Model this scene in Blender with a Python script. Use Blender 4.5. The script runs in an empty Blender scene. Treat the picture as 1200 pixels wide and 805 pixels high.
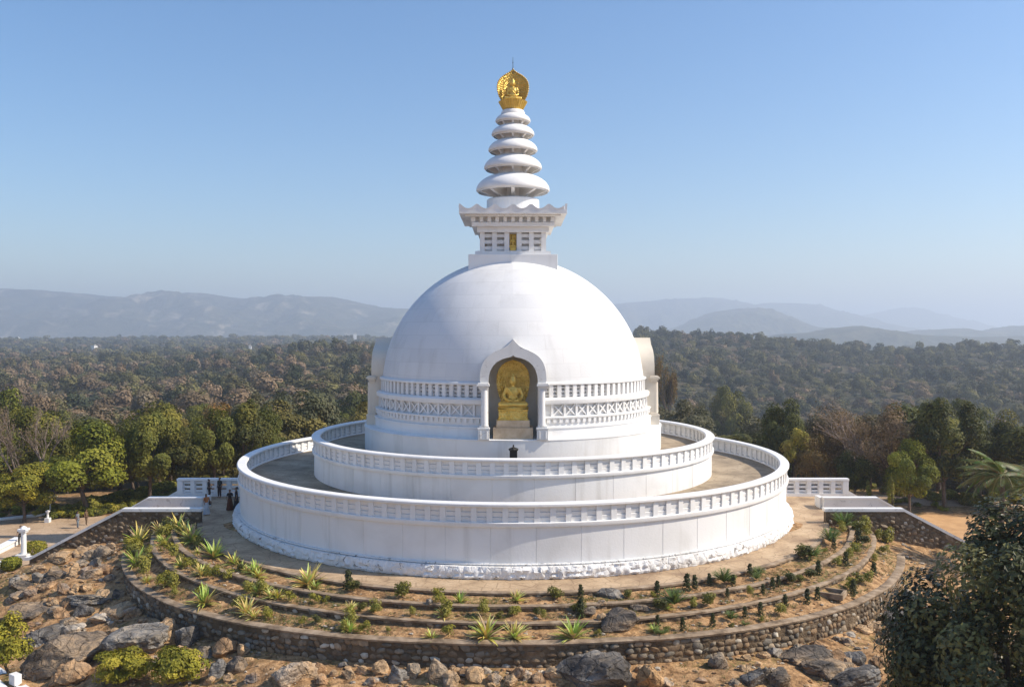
import bpy, bmesh, math, random
import numpy as np
from mathutils import Vector, Matrix, noise, Euler

R_ = math.radians
scene = bpy.context.scene
COL = scene.collection
rng = np.random.default_rng(7)
random.seed(7)

# ------------------------------------------------------------------ camera
CAM = Vector((-0.07, -66.18, 13.157))
F = 1020.9                      # focal length in pixels of a 1200 px wide frame
PITCH = R_(0.809)
cd = bpy.data.cameras.new('camera')
cam = bpy.data.objects.new('camera', cd)
COL.objects.link(cam)
cam.location = CAM
cam.rotation_euler = (R_(90) - PITCH, 0, 0)
cd.sensor_width = 36
cd.lens = 36 * F / 1200
cd.clip_start = 0.5
cd.clip_end = 40000
scene.camera = cam

# ------------------------------------------------------------------ light
SUN_EL, SUN_PHI = R_(41), R_(85)          # phi: from the front (-Y) towards +X
sv = Vector((math.sin(SUN_PHI) * math.cos(SUN_EL), -math.cos(SUN_PHI) * math.cos(SUN_EL), math.sin(SUN_EL)))
w = bpy.data.worlds.new('World')
scene.world = w
w.use_nodes = True
nt = w.node_tree
sky = nt.nodes.new('ShaderNodeTexSky')
sky.sky_type = 'NISHITA'
sky.sun_disc = False
sky.sun_elevation = SUN_EL
sky.sun_rotation = math.pi - SUN_PHI
sky.altitude = 200
sky.air_density = 1.2
sky.dust_density = 0.8
sky.ozone_density = 4.0
bg = nt.nodes['Background']
bg.inputs[1].default_value = 0.13
hs = nt.nodes.new('ShaderNodeHueSaturation')
hs.inputs['Saturation'].default_value = 1.2
nt.links.new(sky.outputs[0], hs.inputs['Color'])
tn = nt.nodes.new('ShaderNodeMix'); tn.data_type = 'RGBA'; tn.blend_type = 'MULTIPLY'
tn.inputs[0].default_value = 1.0; tn.inputs[7].default_value = (1.0, .975, 1.0, 1)
nt.links.new(hs.outputs[0], tn.inputs[6])
nt.links.new(tn.outputs[2], bg.inputs[0])
sd = bpy.data.lights.new('sun', 'SUN')
sd.energy = 5.0
sd.angle = R_(0.5)
sd.color = (1.0, 0.895, 0.75)
sun = bpy.data.objects.new('sun', sd)
COL.objects.link(sun)
sun.rotation_euler = (-sv).to_track_quat('-Z', 'Y').to_euler()
vs = scene.view_settings
vs.view_transform = 'Standard'
vs.look = 'None'
vs.gamma = 1
vs.use_curve_mapping = False
vs.exposure = 0.32
scene.cycles.max_bounces = 5
scene.cycles.diffuse_bounces = 3
scene.cycles.glossy_bounces = 2
scene.cycles.transmission_bounces = 2
scene.cycles.transparent_max_bounces = 4
scene.cycles.volume_bounces = 1
scene.cycles.sample_clamp_indirect = 4

# ------------------------------------------------------------------ materials
def new_mat(name):
    m = bpy.data.materials.new(name)
    m.use_nodes = True
    n = m.node_tree
    b = n.nodes['Principled BSDF']
    return m, n, b

def tex(n, kind, scale, coord, detail=4, dist=0.0, rough=0.55, feature=None, vscale=None):
    t = n.nodes.new('ShaderNodeTexNoise' if kind == 'noise' else 'ShaderNodeTexVoronoi')
    t.inputs['Scale'].default_value = scale
    if kind == 'noise':
        t.inputs['Detail'].default_value = detail
        t.inputs['Roughness'].default_value = rough
        t.inputs['Distortion'].default_value = dist
    elif feature:
        t.feature = feature
    if vscale:
        mp = n.nodes.new('ShaderNodeMapping')
        mp.inputs['Scale'].default_value = vscale
        n.links.new(coord, mp.inputs[0])
        coord = mp.outputs[0]
    n.links.new(coord, t.inputs['Vector'])
    return t

def ramp(n, src, stops):
    r = n.nodes.new('ShaderNodeValToRGB')
    e = r.color_ramp.elements  # stops in rising order
    while len(e) < len(stops):
        e.new(0.5)
    for i, (p, c) in enumerate(stops):
        e[i].position = p
        e[i].color = (*c, 1) if len(c) == 3 else c
    n.links.new(src, r.inputs[0])
    return r

def mix(n, fac, a, b, mode='MIX'):
    m = n.nodes.new('ShaderNodeMix')
    m.data_type = 'RGBA'
    m.blend_type = mode
    for s, v in ((0, fac), (6, a), (7, b)):
        if isinstance(v, (int, float)):
            m.inputs[s].default_value = v
        elif isinstance(v, tuple):
            m.inputs[s].default_value = (*v, 1)
        else:
            n.links.new(v, m.inputs[s])
    return m.outputs[2]

def bump(n, b, src, strength, dist=0.05, prev=None):
    k = n.nodes.new('ShaderNodeBump')
    k.inputs['Strength'].default_value = strength
    k.inputs['Distance'].default_value = dist
    n.links.new(src, k.inputs['Height'])
    if prev:
        n.links.new(prev, k.inputs['Normal'])
    n.links.new(k.outputs[0], b.inputs['Normal'])
    return k.outputs[0]

def coords(n, which='Object'):
    return n.nodes.new('ShaderNodeTexCoord').outputs[which]

def world_pos(n):
    return n.nodes.new('ShaderNodeNewGeometry').outputs['Position']

def mat_white(name, base=(.80, .79, .77), dirt=(.50, .48, .44), amount=.35, rough=.6, seams=0.0, peel=0.0, streak=.25):
    m, n, b = new_mat(name)
    c = world_pos(n)
    t1 = tex(n, 'noise', .35, c, 6, .4)
    r1 = ramp(n, t1.outputs[0], [(.50, (0, 0, 0)), (.78, (1, 1, 1))])
    t2 = tex(n, 'noise', 1.3, c, 5, 0, vscale=(1, 1, .09))
    r2 = ramp(n, t2.outputs[0], [(.55, (0, 0, 0)), (.8, (1, 1, 1))])
    col = mix(n, 0.0, base, dirt)
    a = n.nodes.new('ShaderNodeMath'); a.operation = 'MULTIPLY'; a.inputs[1].default_value = amount
    n.links.new(r1.outputs[0], a.inputs[0])
    col = mix(n, a.outputs[0], base, dirt)
    a2 = n.nodes.new('ShaderNodeMath'); a2.operation = 'MULTIPLY'; a2.inputs[1].default_value = streak
    n.links.new(r2.outputs[0], a2.inputs[0])
    col = mix(n, a2.outputs[0], col, dirt)
    if peel:
        t3 = tex(n, 'noise', 2.6, c, 6, .8)
        r3 = ramp(n, t3.outputs[0], [(.60, (0, 0, 0)), (.66, (1, 1, 1))])
        a3 = n.nodes.new('ShaderNodeMath'); a3.operation = 'MULTIPLY'; a3.inputs[1].default_value = peel
        n.links.new(r3.outputs[0], a3.inputs[0])
        col = mix(n, a3.outputs[0], col, (.22, .20, .18))
    if seams:
        s = n.nodes.new('ShaderNodeSeparateXYZ'); n.links.new(c, s.inputs[0])
        at = n.nodes.new('ShaderNodeMath'); at.operation = 'ARCTAN2'
        n.links.new(s.outputs[0], at.inputs[0]); n.links.new(s.outputs[1], at.inputs[1])
        cb = n.nodes.new('ShaderNodeCombineXYZ')
        mu = n.nodes.new('ShaderNodeMath'); mu.operation = 'MULTIPLY'; mu.inputs[1].default_value = 9.9
        n.links.new(at.outputs[0], mu.inputs[0])
        n.links.new(mu.outputs[0], cb.inputs[0]); n.links.new(s.outputs[2], cb.inputs[1])
        br = n.nodes.new('ShaderNodeTexBrick')
        br.inputs['Scale'].default_value = 1
        br.inputs['Mortar Size'].default_value = .012
        br.inputs['Mortar Smooth'].default_value = .3
        br.inputs['Brick Width'].default_value = 2.4
        br.inputs['Row Height'].default_value = .92
        br.inputs['Color1'].default_value = (1, 1, 1, 1)
        br.inputs['Color2'].default_value = (.80, .81, .83, 1)
        br.inputs['Mortar'].default_value = (.62, .61, .60, 1)
        n.links.new(cb.outputs[0], br.inputs['Vector'])
        col = mix(n, seams, col, br.outputs[0], 'MULTIPLY')
    n.links.new(col, b.inputs['Base Color'])
    b.inputs['Roughness'].default_value = rough
    b.inputs['Specular IOR Level'].default_value = .3
    tb = tex(n, 'noise', 9, c, 5)
    bump(n, b, tb.outputs[0], .25, .03)
    return m

def mat_noise(name, stops, scale=1.0, rough=.9, bscale=8, bstr=.4, bdist=.05, spec=.2, det=8, world=True, dist=.3, metallic=0, vscale=None):
    m, n, b = new_mat(name)
    c = world_pos(n) if world else coords(n)
    t = tex(n, 'noise', scale, c, det, dist, vscale=vscale)
    r = ramp(n, t.outputs[0], stops)
    n.links.new(r.outputs[0], b.inputs['Base Color'])
    b.inputs['Roughness'].default_value = rough
    b.inputs['Specular IOR Level'].default_value = spec
    b.inputs['Metallic'].default_value = metallic
    tb = tex(n, 'noise', bscale, c, 8, .2)
    bump(n, b, tb.outputs[0], bstr, bdist)
    return m

def mat_attr(name, rough=.8, spec=.2, transl=0.0, vary=.25, bstr=0.0, bscale=6.0, nscale=3.0, objvar=0.0):
    """colour stored per leaf / per stone, softly varied"""
    m, n, b = new_mat(name)
    at = n.nodes.new('ShaderNodeAttribute'); at.attribute_name = 'tint'
    c = world_pos(n)
    t = tex(n, 'noise', nscale, c, 5)
    r = ramp(n, t.outputs[0], [(.3, (1 - vary,) * 3), (.7, (1 + vary,) * 3)])
    col = mix(n, 1.0, at.outputs[0], r.outputs[0], 'MULTIPLY')
    if objvar:
        oi = n.nodes.new('ShaderNodeObjectInfo')
        r2 = ramp(n, oi.outputs['Random'], [(0, (1 - objvar, 1 - objvar * .6, 1 - objvar)), (.5, (1, 1, 1)), (1, (1 + objvar * 1.1, 1 + objvar * .5, 1 - objvar * .2))])
        col = mix(n, 1.0, col, r2.outputs[0], 'MULTIPLY')
    n.links.new(col, b.inputs['Base Color'])
    b.inputs['Roughness'].default_value = rough
    b.inputs['Specular IOR Level'].default_value = spec
    if bstr:
        tb = tex(n, 'noise', bscale, c, 7)
        bump(n, b, tb.outputs[0], bstr, .06)
    if transl:
        tr = n.nodes.new('ShaderNodeBsdfTranslucent')
        n.links.new(mix(n, 1.0, col, (1.2, 1.25, .55), 'MULTIPLY'), tr.inputs[0])
        ms = n.nodes.new('ShaderNodeMixShader'); ms.inputs[0].default_value = transl
        out = n.nodes['Material Output']
        n.links.new(b.outputs[0], ms.inputs[1]); n.links.new(tr.outputs[0], ms.inputs[2])
        n.links.new(ms.outputs[0], out.inputs[0])
    return m

def mat_plain(name, col, rough=.6, metallic=0, spec=.3, bstr=.15, bscale=12):
    m, n, b = new_mat(name)
    c = coords(n)
    t = tex(n, 'noise', 3, c, 4)
    r = ramp(n, t.outputs[0], [(.3, tuple(x * .82 for x in col)), (.7, tuple(min(1, x * 1.1) for x in col))])
    n.links.new(r.outputs[0], b.inputs['Base Color'])
    b.inputs['Roughness'].default_value = rough
    b.inputs['Metallic'].default_value = metallic
    b.inputs['Specular IOR Level'].default_value = spec
    if bstr:
        tb = tex(n, 'noise', bscale, c, 5); bump(n, b, tb.outputs[0], bstr, .02)
    return m

def mat_gold(name, relief=0.0):
    m, n, b = new_mat(name)
    c = coords(n)
    t = tex(n, 'noise', 2.5, c, 5)
    r = ramp(n, t.outputs[0], [(.3, (.60, .39, .06)), (.7, (.86, .60, .15))])
    n.links.new(r.outputs[0], b.inputs['Base Color'])
    b.inputs['Metallic'].default_value = .4
    b.inputs['Roughness'].default_value = .40
    if relief:
        v = tex(n, 'vor', 7.5, c)
        bump(n, b, v.outputs['Distance'], relief, .09)
    else:
        tb = tex(n, 'noise', 14, c, 3); bump(n, b, tb.outputs[0], .2, .02)
    return m

M = {}
M['white'] = mat_white('white_stucco', streak=.3, amount=.35)
M['dome'] = mat_white('dome_render', base=(.76, .755, .74), amount=.34, seams=.45, streak=.32)
M['wall'] = mat_white('drum_wall_paint', base=(.78, .775, .76), amount=.4, streak=.65)
def rough_wash(m):
    n = m.node_tree; b = n.nodes['Principled BSDF']; c = world_pos(n)
    v = tex(n, 'vor', 2.3, c, feature='DISTANCE_TO_EDGE')
    r = ramp(n, v.outputs['Distance'], [(0, (0, 0, 0)), (.12, (1, 1, 1))])
    t = tex(n, 'noise', 5, c, 7, .5)
    k = bump(n, b, r.outputs[0], .35, .07)
    bump(n, b, t.outputs[0], .5, .08, k)
    return m
M['whitewash'] = rough_wash(mat_white('whitewashed_stone', base=(.78, .77, .75), amount=.6, peel=.9, rough=.8))
M['white_dirty'] = mat_white('weathered_white_paint', base=(.76, .75, .72), amount=.5, peel=.35)
M['cream'] = mat_white('cream_stone', base=(.70, .63, .52), dirt=(.40, .32, .24), amount=.5)
M['niche_in'] = mat_noise('niche_plaster', [(.3, (.72, .67, .57)), (.7, (.80, .76, .68))], 1.5, .9)
M['stone_base'] = mat_noise('tan_stone_block', [(.3, (.50, .36, .22)), (.7, (.66, .52, .36))], 2.5, .8, 20, .3)
M['gold'] = mat_gold('gold_leaf')
M['gold_relief'] = mat_gold('gold_relief', .9)
M['floor'] = None
M['dark'] = mat_plain('dark_bronze', (.03, .028, .025), .5, .4)
M['bark'] = mat_noise('bark', [(.3, (.075, .055, .04)), (.7, (.17, .13, .10))], 4, .95, 20, .8, .03, world=False)
M['barebark'] = mat_noise('pale_bark', [(.3, (.16, .12, .095)), (.7, (.34, .27, .22))], 4, .95, 20, .6, .03, world=False)
M['leaf'] = mat_attr('leaves', .62, .2, .16, .28, objvar=.22, nscale=.9)
M['glossleaf'] = mat_attr('glossy_leaves', .42, .38, .12, .3)
M['forest'] = mat_attr('far_foliage', .9, .1, .12, .18, nscale=.25)
M['stones'] = mat_attr('rubble_stone', .88, .2, 0, .30, .6, 9.0, 4.0)
M['plant'] = mat_attr('plant_leaves', .5, .3, .25, .2)
M['mortar'] = mat_noise('wall_mortar', [(.3, (.07, .048, .030)), (.5, (.14, .10, .062)), (.7, (.22, .16, .10))], 1.2, .95, 9, 1.0, .12)
M['cap'] = mat_noise('worn_concrete_cap', [(.28, (.12, .085, .055)), (.48, (.28, .205, .135)), (.72, (.44, .34, .24))], 1.6, .9, 14, .6, .04)
M['soil'] = None

def mat_ground(name):
    m, n, b = new_mat(name)
    c = world_pos(n)
    t1 = tex(n, 'noise', .22, c, 8, .6)
    t2 = tex(n, 'noise', 2.2, c, 8, .2)
    t4 = tex(n, 'noise', 11, c, 6, .2)
    r1 = ramp(n, t2.outputs[0], [(.30, (.12, .070, .036)), (.44, (.31, .185, .092)), (.56, (.46, .285, .145)), (.74, (.62, .41, .225))])
    r4 = ramp(n, t4.outputs[0], [(.3, (.62, .60, .58)), (.6, (1.05, 1.03, 1.0))])
    col = mix(n, 1.0, r1.outputs[0], r4.outputs[0], 'MULTIPLY')
    g = ramp(n, t1.outputs[0], [(.50, (0, 0, 0)), (.62, (1, 1, 1))])
    t5 = tex(n, 'noise', 5.0, c, 6, .4)
    g5 = ramp(n, t5.outputs[0], [(.42, (0, 0, 0)), (.6, (.9, .9, .9))])
    gg = mix(n, 1.0, g.outputs[0], g5.outputs[0], 'MULTIPLY')
    col = mix(n, gg, col, (.105, .115, .035))
    # woodland floor beyond the hilltop
    s = n.nodes.new('ShaderNodeSeparateXYZ'); n.links.new(c, s.inputs[0])
    mr = n.nodes.new('ShaderNodeMapRange')
    mr.inputs[1].default_value = 22; mr.inputs[2].default_value = 44
    n.links.new(s.outputs[1], mr.inputs[0])
    tf = tex(n, 'noise', .05, c, 6)
    rf = ramp(n, tf.outputs[0], [(.35, (.045, .048, .022)), (.65, (.12, .095, .055))])
    col = mix(n, mr.outputs[0], col, rf.outputs[0])
    n.links.new(col, b.inputs['Base Color'])
    b.inputs['Roughness'].default_value = .95
    b.inputs['Specular IOR Level'].default_value = .1
    k = bump(n, b, t2.outputs[0], .6, .25)
    bump(n, b, t4.outputs[0], .7, .06, k)
    return m

M['soil'] = mat_ground('dry_soil')

def mat_paving(name, c1, c2, c3, size=.9):
    m, n, b = new_mat(name)
    c = world_pos(n)
    t1 = tex(n, 'noise', .5, c, 8, .5)
    r1 = ramp(n, t1.outputs[0], [(.3, c1), (.52, c2), (.72, c3)])
    v = tex(n, 'vor', 1 / size, c, feature='DISTANCE_TO_EDGE')
    r2 = ramp(n, v.outputs['Distance'], [(0, (.55, .52, .5)), (.035, (1, 1, 1))])
    t3 = tex(n, 'noise', 7, c, 6, .2)
    r3 = ramp(n, t3.outputs[0], [(.3, (.8, .8, .8)), (.6, (1.03, 1.03, 1.03))])
    col = mix(n, .8, r1.outputs[0], r2.outputs[0], 'MULTIPLY')
    col = mix(n, 1.0, col, r3.outputs[0], 'MULTIPLY')
    n.links.new(col, b.inputs['Base Color'])
    b.inputs['Roughness'].default_value = .85
    b.inputs['Specular IOR Level'].default_value = .2
    k = bump(n, b, r2.outputs[0], .3, .02)
    bump(n, b, t3.outputs[0], .3, .02, k)
    return m

M['floor'] = mat_paving('walkway_paving', (.28, .19, .12), (.48, .345, .215), (.58, .435, .285))
M['terrace'] = mat_paving('terrace_paving', (.22, .17, .115), (.38, .30, .205), (.48, .385, .27), .7)
M['plaza'] = mat_paving('plaza_paving', (.36, .25, .16), (.47, .34, .225), (.54, .40, .27), .5)
M['dirt'] = mat_noise('orange_dirt', [(.3, (.46, .26, .12)), (.7, (.64, .39, .19))], .8, .95, 10, .6)
def rocky(m):
    n = m.node_tree; b = n.nodes['Principled BSDF']; c = world_pos(n)
    t1 = tex(n, 'noise', 1.9, c, 10, .9, vscale=(1, 1, 1.4)); t2 = tex(n, 'noise', 12, c, 8, .3)
    v = tex(n, 'vor', .9, c, feature='DISTANCE_TO_EDGE', vscale=(1, .8, 1.5))
    old = b.inputs['Base Color'].links[0].from_socket
    s1 = ramp(n, t1.outputs[0], [(.30, (.45, .43, .42)), (.48, (.95, .95, .95)), (.66, (1.35, 1.25, 1.1))])
    s2 = ramp(n, t2.outputs[0], [(.3, (.7, .7, .7)), (.65, (1.12, 1.1, 1.08))])
    s3 = ramp(n, v.outputs['Distance'], [(0, (.35, .33, .3)), (.025, (1, 1, 1))])
    col = mix(n, 1.0, old, s1.outputs[0], 'MULTIPLY'); col = mix(n, 1.0, col, s2.outputs[0], 'MULTIPLY'); col = mix(n, .8, col, s3.outputs[0], 'MULTIPLY')
    n.links.new(col, b.inputs['Base Color'])
    k = bump(n, b, t1.outputs[0], .9, .28); k = bump(n, b, s3.outputs[0], .6, .06, k); bump(n, b, t2.outputs[0], .7, .05, k)
    return m
M['rock_g'] = rocky(mat_attr('boulder_rock', .9, .15, 0, .25, 0, 3.5, 1.3))
M['hill'] = None

# ------------------------------------------------------------------ mesh helpers
class MB:
    def __init__(s):
        s.v = []; s.f = []; s.c = []; s.mi = []
    def add(s, vs_, fs, col=None, mi=0):
        o = len(s.v)
        s.v += [tuple(p) for p in vs_]
        s.f += [tuple(i + o for i in f) for f in fs]
        if col is not None:
            s.c += [col] * len(vs_)
        s.mi += [mi] * len(fs)
        return s
    def box(s, c, size, rz=0, mat=None, col=None, mi=0):
        x, y, z = (k / 2 for k in size)
        P = [Vector((a * x, b_ * y, d * z)) for d in (-1, 1) for b_ in (-1, 1) for a in (-1, 1)]
        Mx = Matrix.Translation(c) @ Matrix.Rotation(rz, 4, 'Z')
        if mat is not None:
            Mx = Matrix.Translation(c) @ mat
        P = [Mx @ p for p in P]
        return s.add(P, [(0, 2, 3, 1), (4, 5, 7, 6), (0, 1, 5, 4), (2, 6, 7, 3), (0, 4, 6, 2), (1, 3, 7, 5)], col, mi)
    def lathe(s, prof, segs=128, a0=None, a1=None, center=(0, 0), closed=True, angs=None, rfun=None, mi=0, sx=1.0, sy=1.0, zfun=None):
        """profile of (r, z) turned about the vertical axis; angle from -Y towards +X"""
        full = a0 is None and angs is None
        if angs is None:
            angs = [2 * math.pi * i / segs for i in range(segs)] if full else [a0 + (a1 - a0) * i / segs for i in range(segs + 1)]
        n = len(prof)
        V = []
        for ai, a in enumerate(angs):
            dz = zfun(a) if zfun else 0
            for j, (r, z) in enumerate(prof):
                rr = r + (rfun(a, z, j) if rfun else 0)
                z += dz
                V.append((center[0] + rr * math.sin(a) * sx, center[1] - rr * math.cos(a) * sy, z))
        Fc = []
        m = len(angs)
        for i in range(m if full else m - 1):
            k = (i + 1) % m
            for j in range(n if closed else n - 1):
                l = (j + 1) % n
                Fc.append((i * n + j, k * n + j, k * n + l, i * n + l))
        if not full and closed:
            Fc.append(tuple(range(n)))
            Fc.append(tuple(reversed([(m - 1) * n + j for j in range(n)])))
        return s.add(V, Fc, None, mi)
    def tube(s, pts, radii, n=8, col=None, mi=0):
        pts = [Vector(p) for p in pts]
        V = []; Fc = []
        for i, p in enumerate(pts):
            d = (pts[min(i + 1, len(pts) - 1)] - pts[max(i - 1, 0)])
            if d.length < 1e-6: d = Vector((0, 0, 1))
            d.normalize()
            a = d.orthogonal().normalized(); b_ = d.cross(a)
            if abs(d.z) > .3:
                a = Vector((1, 0, 0)) - d * d.x
                a.normalize(); b_ = d.cross(a)
            for k in range(n):
                t = 2 * math.pi * k / n
                V.append(p + (a * math.cos(t) + b_ * math.sin(t)) * radii[i])
        for i in range(len(pts) - 1):
            for k in range(n):
                l = (k + 1) % n
                Fc.append((i * n + k, i * n + l, (i + 1) * n + l, (i + 1) * n + k))
        Fc.append(tuple(reversed(range(n))))
        Fc.append(tuple((len(pts) - 1) * n + k for k in range(n)))
        return s.add(V, Fc, col, mi)
    def prism(s, poly, y0, y1, mi=0):
        """polygon of (x, z) extruded along y"""
        n = len(poly)
        V = [(x, y0, z) for x, z in poly] + [(x, y1, z) for x, z in poly]
        Fc = [tuple(range(n)), tuple(reversed(range(n, 2 * n)))]
        Fc += [(i, n + i, n + (i + 1) % n, (i + 1) % n) for i in range(n)]
        return s.add(V, Fc, None, mi)
    def mesh(s, name, mats, smooth=None):
        me = bpy.data.meshes.new(name)
        me.from_pydata(s.v, [], s.f)
        for m_ in (mats if isinstance(mats, (list, tuple)) else [mats]):
            me.materials.append(m_)
        if any(s.mi):
            me.polygons.foreach_set('material_index', s.mi)
        if s.c and len(s.c) == len(s.v):
            a = me.color_attributes.new('tint', 'FLOAT_COLOR', 'POINT')
            a.data.foreach_set('color', np.array([(*c, 1) for c in s.c], dtype=np.float32).ravel())
        bm = bmesh.new(); bm.from_mesh(me)
        bmesh.ops.recalc_face_normals(bm, faces=bm.faces)
        bm.to_mesh(me); bm.free()
        if smooth is not None:
            me.shade_smooth()
            me.set_sharp_from_angle(angle=R_(smooth))
        me.update()
        return me

def link(name, me, parent=None, loc=None):
    o = bpy.data.objects.new(name, me)
    COL.objects.link(o)
    if parent is not None: o.parent = parent
    if loc is not None: o.location = loc
    return o

def obj(name, mb, mats, parent=None, smooth=None, bevel=0):
    o = link(name, mb.mesh(name, mats, smooth), parent)
    if bevel:
        md = o.modifiers.new('bevel', 'BEVEL'); md.width = bevel; md.segments = 2; md.limit_method = 'ANGLE'
    return o

def tag(o, label=None, cat=None, group=None, kind=None):
    if label: o['label'] = label
    if cat: o['category'] = cat
    if group: o['group'] = group
    if kind: o['kind'] = kind
    return o

def empty(name, loc=(0, 0, 0), rz=0, label=None, cat=None, group=None):
    o = bpy.data.objects.new(name, None)
    COL.objects.link(o)
    o.location = loc; o.rotation_euler = (0, 0, rz)
    o.empty_display_size = .3
    return tag(o, label, cat, group)

def np_mesh(name, V, Q, mats, tint=None, k=4, mi=None, smooth=False):
    me = bpy.data.meshes.new(name)
    V = np.asarray(V, np.float32); Q = np.asarray(Q, np.int32)
    me.vertices.add(len(V)); me.vertices.foreach_set('co', V.ravel())
    me.loops.add(Q.size); me.loops.foreach_set('vertex_index', Q.ravel())
    me.polygons.add(len(Q))
    me.polygons.foreach_set('loop_start', np.arange(0, Q.size, k, dtype=np.int32))
    for m_ in (mats if isinstance(mats, (list, tuple)) else [mats]):
        me.materials.append(m_)
    if mi is not None: me.polygons.foreach_set('material_index', np.asarray(mi, np.int32))
    me.polygons.foreach_set('use_smooth', np.full(len(Q), smooth))
    me.update(calc_edges=True)
    if tint is not None:
        a = me.color_attributes.new('tint', 'FLOAT_COLOR', 'POINT')
        t = np.ones((len(V), 4), np.float32); t[:, :3] = tint
        a.data.foreach_set('color', t.ravel())
    return me

def eval_mesh(o):
    dg = bpy.context.evaluated_depsgraph_get()
    dg.update()
    me = bpy.data.meshes.new_from_object(o.evaluated_get(dg))
    return me

def copy_tree(o, parent=None):
    c = o.copy(); COL.objects.link(c)
    if parent is not None: c.parent = parent
    for ch in o.children:
        copy_tree(ch, c)
    return c

# ------------------------------------------------------------------ the land
HZ = 388.1
def fbm(x, y, s, seed=0.0, o=5):
    return noise.fractal(Vector((x * s + seed, y * s - seed, seed * .37)), 0.9, 2.0, o)

FA = np.array([-900, -600, -400, -220, 0, 160, 400, 600, 900.])
FD = np.log(np.array([60, 115, 160, 250, 450, 700, 1000, 1400, 2000, 4000, 20000.]))
FZ = np.array([
    [-3.4, -8, -13, -14, -17, -19, -20, -22, -13, -30, -30],
    [-3.4, -8, -13, -14, -17, -19, -20, -22, -13, -30, -30],
    [-3.4, -8, -13, -15, -17, -18, -19, -20, -10, -30, -30],
    [-3.4, -8, -12, -13, -12, -7, -14, -20, -9, -30, -30],
    [-3.4, -8, -14, -20, -22, -14, -4, -15, -20, -30, -30],
    [-3.4, -8, -15, -25, -31, -14, 6, -10, -25, -30, -30],
    [-3.4, -8, -15, -28, -36, -24, -10, -30, -38, -38, -38],
    [-3.4, -8, -15, -28, -36, -24, -10, -30, -38, -38, -38],
    [-3.4, -8, -15, -28, -36, -24, -10, -30, -38, -38, -38.]])

def far_z(x, y):
    d = np.maximum(y - CAM.y, 20.0)
    a = np.clip(1020 * x / d, -899, 899)
    ld = np.clip(np.log(np.hypot(x, y - CAM.y) + 1e-6), FD[0], FD[-1] - 1e-6)
    i = np.clip(np.searchsorted(FA, a) - 1, 0, len(FA) - 2)
    j = np.clip(np.searchsorted(FD, ld) - 1, 0, len(FD) - 2)
    u = (a - FA[i]) / (FA[i + 1] - FA[i]); v = (ld - FD[j]) / (FD[j + 1] - FD[j])
    u = u * u * (3 - 2 * u); v = v * v * (3 - 2 * v)
    relief = np.clip((np.hypot(x, y - CAM.y) - 130) / 120, 0, 1) * (3.2 * np.sin(x / 27 + y / 61) * np.sin(y / 33 + 1.3 + x / 90) + 1.8 * np.sin(x / 13.1 + 2) * np.sin(y / 17.3 + x / 40))
    return relief + (FZ[i, j] * (1 - u) * (1 - v) + FZ[i + 1, j] * u * (1 - v) + FZ[i, j + 1] * (1 - u) * v + FZ[i + 1, j + 1] * u * v)

def sstep(a, b, x):
    t = min(1, max(0, (x - a) / (b - a)))
    return t * t * (3 - 2 * t)

R4 = 27.2
def dip(x, y):
    return sstep(0, 1.05, abs(math.atan2(x, -y)))
def cap4(x, y):
    return -.86 - .50 * dip(x, y)
def ground_z(x, y):
    re = math.hypot(x, y) - 1.2
    back = -3.35
    rr = math.hypot(x, y)
    back -= 4.0 * sstep(50, 80, abs(x)) 
    front = -2.0 - .75 * dip(x, min(y, -1)) - .2 * (min(re, 36) - 26.0) - .42 * max(0, re - 36)
    front = max(front, -34)
    front += 1.5 * sstep(-17, -7.5, y)
    e_ = sstep(33.5, 37, abs(x))
    t = (1.0 if y > -6.41 else 0.0) * (1 - e_) + sstep(-9.5, -4.0, y) * e_
    if abs(x) > 33.5 and y > -9.5: front = max(front, -3.6)
    nz = back * t + front * (1 - t)
    amp = (1 - t) * sstep(26.2, 28.5, re)
    if amp > 0:
        nz += amp * (.55 * fbm(x, y, .16, 3.1) + .16 * fbm(x, y, .9, 8.0))
    d = math.hypot(x, y - CAM.y)
    f = sstep(95, 130, d) if y > -20 else 0
    if f > 0:
        nz = nz * (1 - f) + float(far_z(np.array([x]), np.array([y]))[0]) * f
    return nz

def surf_z(x, y):
    """walkway, planting beds or open ground"""
    r = math.hypot(x, y)
    if y < -6.3:
        if r < 22.6: return 0.0
        if r < 24.2: return -.24
        if r < 25.5: return -.50
        if r < R4 - .1: return -.90 + (cap4(x, y) - .08 + .90) * min(1, max(0, (r - 25.5) / 1.4))
    elif abs(x) < 26.6 and y < 3.6:
        return 0.0
    return ground_z(x, y)

def ray(px, py):
    u = -(py - 402.5) / F; xx = (px - 600) / F
    c, s = math.cos(PITCH), math.sin(PITCH)
    return Vector((xx, c + u * s, -s + u * c))      # y component is close to 1

def spot(px, py, zfun=surf_z):
    """where the line of sight through a point of the picture meets the ground"""
    d = ray(px, py)
    t = 25.0
    while t < 3000:
        p = CAM + d * t
        if p.z <= zfun(p.x, p.y):
            lo, hi = t - max(.25, t * .004), t
            for _ in range(14):
                mid = (lo + hi) / 2; p = CAM + d * mid
                if p.z <= zfun(p.x, p.y): hi = mid
                else: lo = mid
            p = CAM + d * hi
            return Vector((p.x, p.y, zfun(p.x, p.y))), hi
        t += max(.25, t * .004)
    return CAM + d * 3000, 3000

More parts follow.
